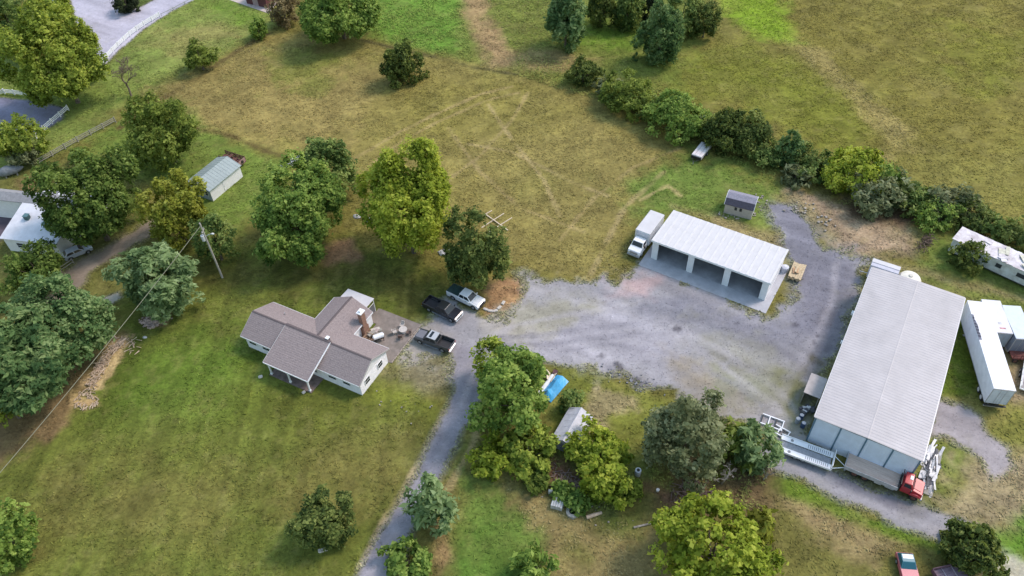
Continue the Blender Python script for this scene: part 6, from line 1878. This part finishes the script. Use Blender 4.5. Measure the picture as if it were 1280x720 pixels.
# ---- scrap heap along the right flank of the warehouse
q = P(1162, 588)
sc_ = thing('scrap_heap', 'heap of pale grey metal sheets and scrap along the right flank of the warehouse', 'scrap', q, RAD(-32.1))
rr = random.Random(12)
SHM = [mat('zinc_sheet', (.58,.57,.57), .5, .15, 2, metal=.3), mat('pale_sheet', (.72,.70,.69), .6, .12, 2), mat('dark_scrap', (.10,.10,.11), .7, .3, 3)]
for k in range(46):
    L = rr.uniform(.8, 3.0)
    y = rr.uniform(-3.6, 3.4)
    o = MB().obox((0, 0, 0), (rr.uniform(.12, .5), L, .05), 0, 0).build('metal_sheet', SHM[k % 2 if k % 6 else 2], sc_, loc=(rr.uniform(-.8, .75), y, .12 + rr.uniform(0, 1.0) * (1 - abs(y) / 5)))
    o.rotation_euler = (rr.uniform(-.25, .25), rr.uniform(-.6, .6), rr.uniform(-.35, .35))
for k in range(5):
    MB().cyl((rr.uniform(-.6, .6), -3 + k * 1.4, .2), (rr.uniform(-.6, .6), -2.2 + k * 1.4, .3), .16, 8).build('pipe', SHM[0], sc_)
MB().box(-.9, .9, -3.6, 3.4, 0, .12).build('pallets', WOODG, sc_)
# dark scrap below the lean-to
q = in_frame(W0, RAD(-32.1), -1.4, 4.2)
sd = thing('scrap_heap', 'small heap of dark scrap in front of the lean-to', 'scrap', q, .4)
for k in range(14):
    o = MB().obox((0, 0, 0), (rr.uniform(.3, 1.0), rr.uniform(.2, .6), rr.uniform(.1, .4)), 0).build('scrap_piece', SHM[2] if k % 4 else SHM[1], sd, loc=(rr.uniform(-.9, .9), rr.uniform(-.6, .6), .2 + rr.uniform(0, .5)))
    o.rotation_euler = (rr.uniform(-.3, .3), rr.uniform(-.3, .3), rr.uniform(0, 3))
q = in_frame(W0, RAD(-32.1), -1.0, 1.8)
bb = thing('barrels', 'blue drums standing at the left front corner of the warehouse', 'drum', q, 0)
for k, (x, y) in enumerate(((0, 0), (-.5, .7), (.1, 1.2))):
    dmo = MB().cyl((x, y, 0), (x, y, .88), .29, 14).build('drum', mat('drum_blue', (.06,.10,.20), .5, .15, 3) if k != 1 else mat('drum_grey', (.35,.38,.42), .5, .1, 3), bb, .02)
    MB().cyl((x, y, .881), (x, y, .90), .25, 14).build('lid', STEEL, dmo)

# ---- lumber stack right of the garage
a0, a1 = P(991, 353), P(999, 333)
yaw = math.atan2((a1 - a0).y, (a1 - a0).x)
ls = thing('lumber_stack', 'stack of tan boards on bearers right of the open garage', 'lumber', (a0 + a1) / 2, yaw)
for x in (-1.0, 1.0):
    MB().box(x - .08, x + .08, -.95, .95, 0, .35).build('bearer', BLACK, ls)
for lay in range(4):
    for k in range(6):
        MB().box(-1.75 + rr.uniform(-.12, .12), 1.7 + rr.uniform(-.12, .12), -.96 + k * .32, -.66 + k * .32, .352 + lay * .12, .462 + lay * .12).build('board', WOODT, ls)
for k in range(5):
    o = MB().obox((0, 0, 0), (rr.uniform(1.0, 1.8), .3, .06), 0).build('board', mat('orange_board', (.50,.30,.17), .85, .2, 3) if k % 2 else WOODT, ls, loc=(rr.uniform(-.4, .6), rr.uniform(-.5, .5), .88 + k * .065))
    o.rotation_euler = (0, 0, rr.uniform(-.25, .25))
q = P(980, 339); wt = thing('water_tank', 'small pale round tank at the right wall of the open garage', 'tank', q, 0)
MB().tube([(0, 0, 0), (0, 0, .95), (0, 0, 1.1)], [.55, .55, .3], 16).build('shell', mat('lilac_tank', (.52,.53,.60), .5, .08, 2), wt)
MB().cyl((0, 0, 1.1), (0, 0, 1.16), .16, 10).build('lid', WHITE, wt)

# ---- timber frame lying on the field
tf = thing('timber_lattice', 'pale timber lattice of one long beam and three crossbars lying on the field', 'timber', P(622, 277), 0)
TB = mat('pale_timber', (.62,.52,.38), .85, .12, 3)
def beam(a, b, z, w=.16):
    A, B = P(*a) - tf.location, P(*b) - tf.location
    d = B - A
    MB().obox((0, 0, 0), (d.length, w, .12), math.atan2(d.y, d.x)).build('beam', TB, tf, loc=(A + B) / 2 + Vector((0, 0, z)))
beam((606.5, 268.5), (635, 289), .19)
for a, b in (((593, 276), (615, 263.5)), ((602, 285), (630, 267)), ((611, 290.5), (640, 272.5))):
    beam(a, b, .06, .14)

# ---- tarp and tent by the green tree
q = P(692, 486); tp = thing('tarp_heap', 'bright blue tarp over a heap beside the green tree', 'tarp', q, RAD(52)); tp.scale = (1.25, 1.2, 1.1)
b = MB(); n = 7
rows = []
for i in range(n):
    x = -1.7 + 3.4 * i / (n - 1)
    rows.append([(x, y, .05 + max(0, (1.0 - abs(y) * 1.1)) * (.9 + .2 * math.sin(i * 2.1)) * (1 if 0 < i < n - 1 else .5)) for y in (-.85, -.45, 0, .45, .85)])
vs = [p for r in rows for p in r]
fs = [(i * 5 + j, i * 5 + j + 1, (i + 1) * 5 + j + 1, (i + 1) * 5 + j) for i in range(n - 1) for j in range(4)]
b.add(vs, fs); o = b.build('tarp', mat('blue_tarp', (.06,.36,.66), .45, .12, 1.5, bump=.3), tp)
o.modifiers.new('thick', 'SOLIDIFY').thickness = .03
MB().obox((-.2, .85, .35), (3.0, .45, .5), .05).build('white_sheet', mat('white_tarp', (.70,.71,.72), .6, .1, 2), tp, .08)
MB().obox((-1.9, .1, .3), (.5, .9, .6), .2).build('dark_box', BLACK, tp, .03)
q = P(688, 475); tt = thing('plywood_lean', 'tan plywood sheets leaning behind the blue tarp', 'plywood', q, RAD(60))
for k, (x, a) in enumerate(((0, .5), (.5, -.4))):
    o = MB().obox((0, 0, 0), (1.6, .05, 1.1), 0).build('sheet', mat('ply', (.66,.56,.42), .8, .1, 2), tt, loc=(x * .3, x * 1.1 - .2, .5))
    o.rotation_euler = (a * 1.3, 0, x)
MB().obox((1.2, -.1, .25), (.7, .6, .5), .2).build('dark_crate', mat('maroon_crate', (.10,.04,.05), .8, .2, 3), tt)

# ---- yard: edging stones, heaps, blocks
EG = 'pale edging stones around the dirt ring by the white pickup'
es = None
for i, (x, y) in enumerate(((607, 387), (613, 389), (619, 389), (624, 385), (629, 379))):
    p = P(x, y)
    lab = ('leftmost', 'second from the left', 'middle', 'second from the right', 'rightmost')[i]
    o = MB().obox((0, 0, .1), (.75, .42, .24), 0).build('edging_stone', mat('pale_stone', (.56,.52,.47), .9, .15, 3, bump=.3), None, .05, loc=(p.x, p.y, 0)) if es is None else link_copy(es, (p.x, p.y, 0))
    es = es or o
    o.rotation_euler = (0, 0, (-.5, -.2, .3, .8, 1.1)[i])
    tag(o, f'pale edging stone beside the white pickup, {lab} of the five', 'stone', EG)
q = P(365, 204); gs = thing('stone_heap', 'heap of grey slabs and stones at the edge of the field behind the trees', 'stones', q, .4)
for k in range(16):
    o = MB().obox((0, 0, 0), (rr.uniform(.6, 1.8), rr.uniform(.3, .7), rr.uniform(.12, .25)), 0).build('slab', [CONC, mat('pale_slab', (.50,.50,.48), .9, .15, 3), SHM[0]][k % 3], gs, .02, loc=(rr.uniform(-1.5, 1.5), rr.uniform(-.9, .9), .15 + rr.uniform(0, .5)))
    o.rotation_euler = (rr.uniform(-.3, .3), rr.uniform(-.3, .3), rr.uniform(-.6, .6))
for x, y, lb, sz in ((447, 271, 'pale boulder left of the tall yellow-green tree', .7), (463, 276, 'pale boulder at the foot of the tall yellow-green tree', .8), (497, 298, 'white boulder under the tall yellow-green tree', .6), (557, 316, 'pale flat rock between the tall yellow-green tree and the dark green tree', 1.0), (181, 422, 'small white rock on the lawn below the pine chips', .3)):
    p = P(x, y)
    bm = bmesh.new(); bmesh.ops.create_icosphere(bm, subdivisions=2, radius=sz)
    for v in bm.verts:
        k = 1 + .25 * math.sin(v.co.x * 5 + x) * math.cos(v.co.y * 4 + y)
        v.co = Vector((v.co.x * k * 1.2, v.co.y * k * .8, max(v.co.z * k * .5, -.05)))
    me = bpy.data.meshes.new('boulder'); bm.to_mesh(me); bm.free(); me.materials.append(mat('boulder', (.52,.52,.52), .9, .18, 3, bump=.3))
    o = bpy.data.objects.new('boulder', me); COL.objects.link(o); o.location = (p.x, p.y, .02)
    tag(o, lb, 'rock', 'boulders in the back yard')
q = P(697, 632); rb = thing('rubble_block', 'pale ribbed concrete block in the rubble below the thickets', 'concrete block', q, RAD(-20))
for k in range(5):
    MB().box(-.7 + k * .28, -.44 + k * .28, -.6, .6, 0, .75 + .06 * (k % 2)).build('slab', mat('pale_slab', (.50,.50,.48), .9, .15, 3), rb, .03)
q = P(716, 641); rg = thing('concrete_ring', 'weathered concrete ring with a dark hole next to the ribbed block', 'concrete ring', q, 0)
b = MB(); n = 16
for i in range(n):
    a0, a1 = 6.283 * i / n, 6.283 * (i + 1) / n
    c = lambda a, r, z: (math.cos(a) * r, math.sin(a) * r, z)
    b.hexa([c(a0, .45, 0), c(a0, .8, 0), c(a1, .8, 0), c(a1, .45, 0), c(a0, .45, .45), c(a0, .8, .4), c(a1, .8, .4), c(a1, .45, .45)])
b.build('ring', mat('ring_concrete', (.40,.37,.33), .9, .2, 3), rg)
MB().cyl((0, 0, 0), (0, 0, .05), .45, 16).build('pit', BLACK, rg)
def log(label, a, b_, r, mt=None):
    A, B = P(*a), P(*b_)
    o = MB().tube([Vector((0, 0, r)), (B - A) * .5 + Vector((0, 0, r * 1.1)), (B - A) + Vector((0, 0, r))], [r, r * .95, r * .8], 8).build('log', mt or CUT, None, loc=A)
    return tag(o, label, 'log', 'logs on the rough ground')
log('pale log on the rough ground right of the concrete ring', (733, 648), (752, 642), .24)
log('long grey log lying left of the large yellow-green tree', (792, 660), (826, 652), .13, BARK_GREY)
log('thin pale log leaning out of the heap of cut branches', (137, 412), (146, 424), .12)
log('pale log at the top of the heap of cut branches', (148, 432), (158, 424), .2)
def bin_(label, x, y, col, h=.9, r=.36):
    t = thing('bin', label, 'barrel', P(x, y), 0, 'pale barrels by the silvery tree')
    MB().tube([(0, 0, 0), (0, 0, h * .5), (0, 0, h)], [r * .9, r, r * .95], 14).build('drum', mat('bin_' + str(int(col[0] * 100)), col, .5, .1, 3), t)
    MB().cyl((0, 0, h + .001), (0, 0, h + .05), r * .5, 12).build('mouth', BLACK, t)
bin_('white barrel with a dark mouth left of the silvery tree', 797, 593, (.72,.73,.76), 1.0, .4)
bin_('lilac-grey barrel against the silvery tree, behind the white one', 810, 573, (.45,.43,.48), 1.0, .42)
for x, y, lb in ((822, 614, 'small white bucket on the dirt below the silvery tree'), (758, 626, 'small white bucket at the lower end of the bright thicket'), (783, 607, 'small white bucket left of the white barrel')):
    t = thing('bucket', lb, 'bucket', P(x, y), 0, 'white buckets lying about')
    MB().tube([(0, 0, 0), (0, 0, .38)], [.15, .19], 12).build('pail', mat('white_plastic', (.74,.74,.72), .5, .06, 3), t)
    MB().tube([(0, 0, .37), (0, 0, .40)], [.205, .205], 12).build('rim', mat('white_plastic', (.74,.74,.72), .5, .06, 3), t)
p = P(688, 617); tag(MB().obox((0, 0, .4), (.5, .35, .9), .3).build('milestone', mat('pale_slab', (.50,.50,.48), .9, .15, 3), None, .06, loc=(p.x, p.y, 0)), 'upright pale stone left of the small green shrub', 'stone')

# ---- patio furniture
def hf(x, y): return in_frame(H0, HY, x, y, .06)
g = thing('grill', 'white-lidded barbecue grill on the brown patio', 'grill', hf(-3.3, 9.0), HY + .9)
b = MB(); b.tube([(-.75, 0, .95), (-.7, 0, .98), (.7, 0, .98), (.75, 0, .95)], [.2, .38, .38, .2], 12); b.build('lid', WHITE, g)
MB().box(-.72, .72, -.34, .34, .55, .93).build('firebox', BLACK, g, .03)
for x in (-.62, .62):
    for y in (-.26, .26):
        MB().box(x - .04, x + .04, y - .04, y + .04, 0, .548).build('leg', BLACK, g)
def chair(label, x, y, rz, mt, grp):
    t = thing('patio_chair', label, 'chair', hf(x, y), rz, grp)
    MB().box(-.28, .28, -.28, .28, .40, .45).build('seat', mt, t)
    MB().hexa([(-.30, -.27, .452), (-.24, -.27, .452), (-.24, .27, .452), (-.30, .27, .452), (-.42, -.27, 1.0), (-.37, -.27, 1.0), (-.37, .27, 1.0), (-.42, .27, 1.0)]).build('backrest', mt, t)
    for a in (-.25, .25):
        for c_ in (-.25, .25):
            MB().box(a - .025, a + .025, c_ - .025, c_ + .025, 0, .398).build('leg', mt, t)
        MB().box(-.28, .25, a - .03 + (.03 if a > 0 else -.03), a + .03 + (.03 if a > 0 else -.03), .62, .66).build('armrest', mt, t)
PC = mat('cream_chair', (.55,.50,.45), .6, .12, 3); BC = mat('brown_chair', (.17,.11,.09), .7, .2, 3)
CGp = 'patio chairs'
chair('cream chair on the far side of the patio table', -1.7, 12.6, -2.0, PC, CGp)
chair('cream chair on the house side of the patio table', -2.0, 11.1, .4, PC, CGp)
chair('dark brown chair at the outer end of the patio table', -.1, 11.9, 3.0, BC, CGp)
chair('dark brown chair on the near side of the patio table', -.8, 10.7, 1.6, BC, CGp)
t = thing('patio_table', 'round cream table on the outer corner of the brown patio', 'table', hf(-1.0, 11.8), 0)
MB().cyl((0, 0, .70), (0, 0, .74), .6, 20).build('tabletop', PC, t)
MB().cyl((0, 0, .04), (0, 0, .70), .05, 8).build('leg', STEEL, t)
MB().cyl((0, 0, 0), (0, 0, .04), .3, 12).build('foot', STEEL, t)
q = hf(-4.6, 9.75)
st_ = thing('folded_loungers', 'untidy stack of pale folded loungers beside the chimney on the patio', 'loungers', q, HY)
for k in range(9):
    o = MB().obox((0, 0, 0), (1.3, .5, .05), 0).build('lounger', [PC, mat('pink_fabric', (.42,.34,.32), .8, .1, 3), WOODG][k % 3], st_, loc=(rr.uniform(-.3, .3), rr.uniform(-.6, .6), .1 + k * .085))
    o.rotation_euler = (rr.uniform(-.1, .1), rr.uniform(-.1, .1), 1.2 + rr.uniform(-.5, .5))
MB().box(-.7, .7, -.9, .9, 0, .07).build('pallet', WOODG, st_)
q = in_frame(H0, HY, -14.4, -3.6)
o = MB().obox((0, 0, .15), (.6, .45, .35), .3).build('garden_stone', mat('pale_stone', (.56,.52,.47), .9, .15, 3, bump=.3), None, .1, loc=q)
tag(o, 'pale garden stone on the lawn at the left end of the front porch', 'stone')
q = in_frame(H0, HY, -7.4, -3.1)
o = MB().obox((0, 0, .12), (.5, .4, .28), .8).build('garden_stone', mat('pale_stone', (.56,.52,.47), .9, .15, 3, bump=.3), None, .08, loc=q)
tag(o, 'small pale stone at the right post of the front porch', 'stone')
q = P(404, 688)
o = MB().obox((0, 0, .15), (1.1, .5, .3), .3).build('flat_rock', mat('pale_stone', (.56,.52,.47), .9, .15, 3, bump=.3), None, .08, loc=q)
tag(o, 'pale flat rock under the round olive bush on the front lawn', 'rock')
print('tris', sum(len(o.data.polygons) * 2 for o in bpy.data.objects if o.type == 'MESH'))
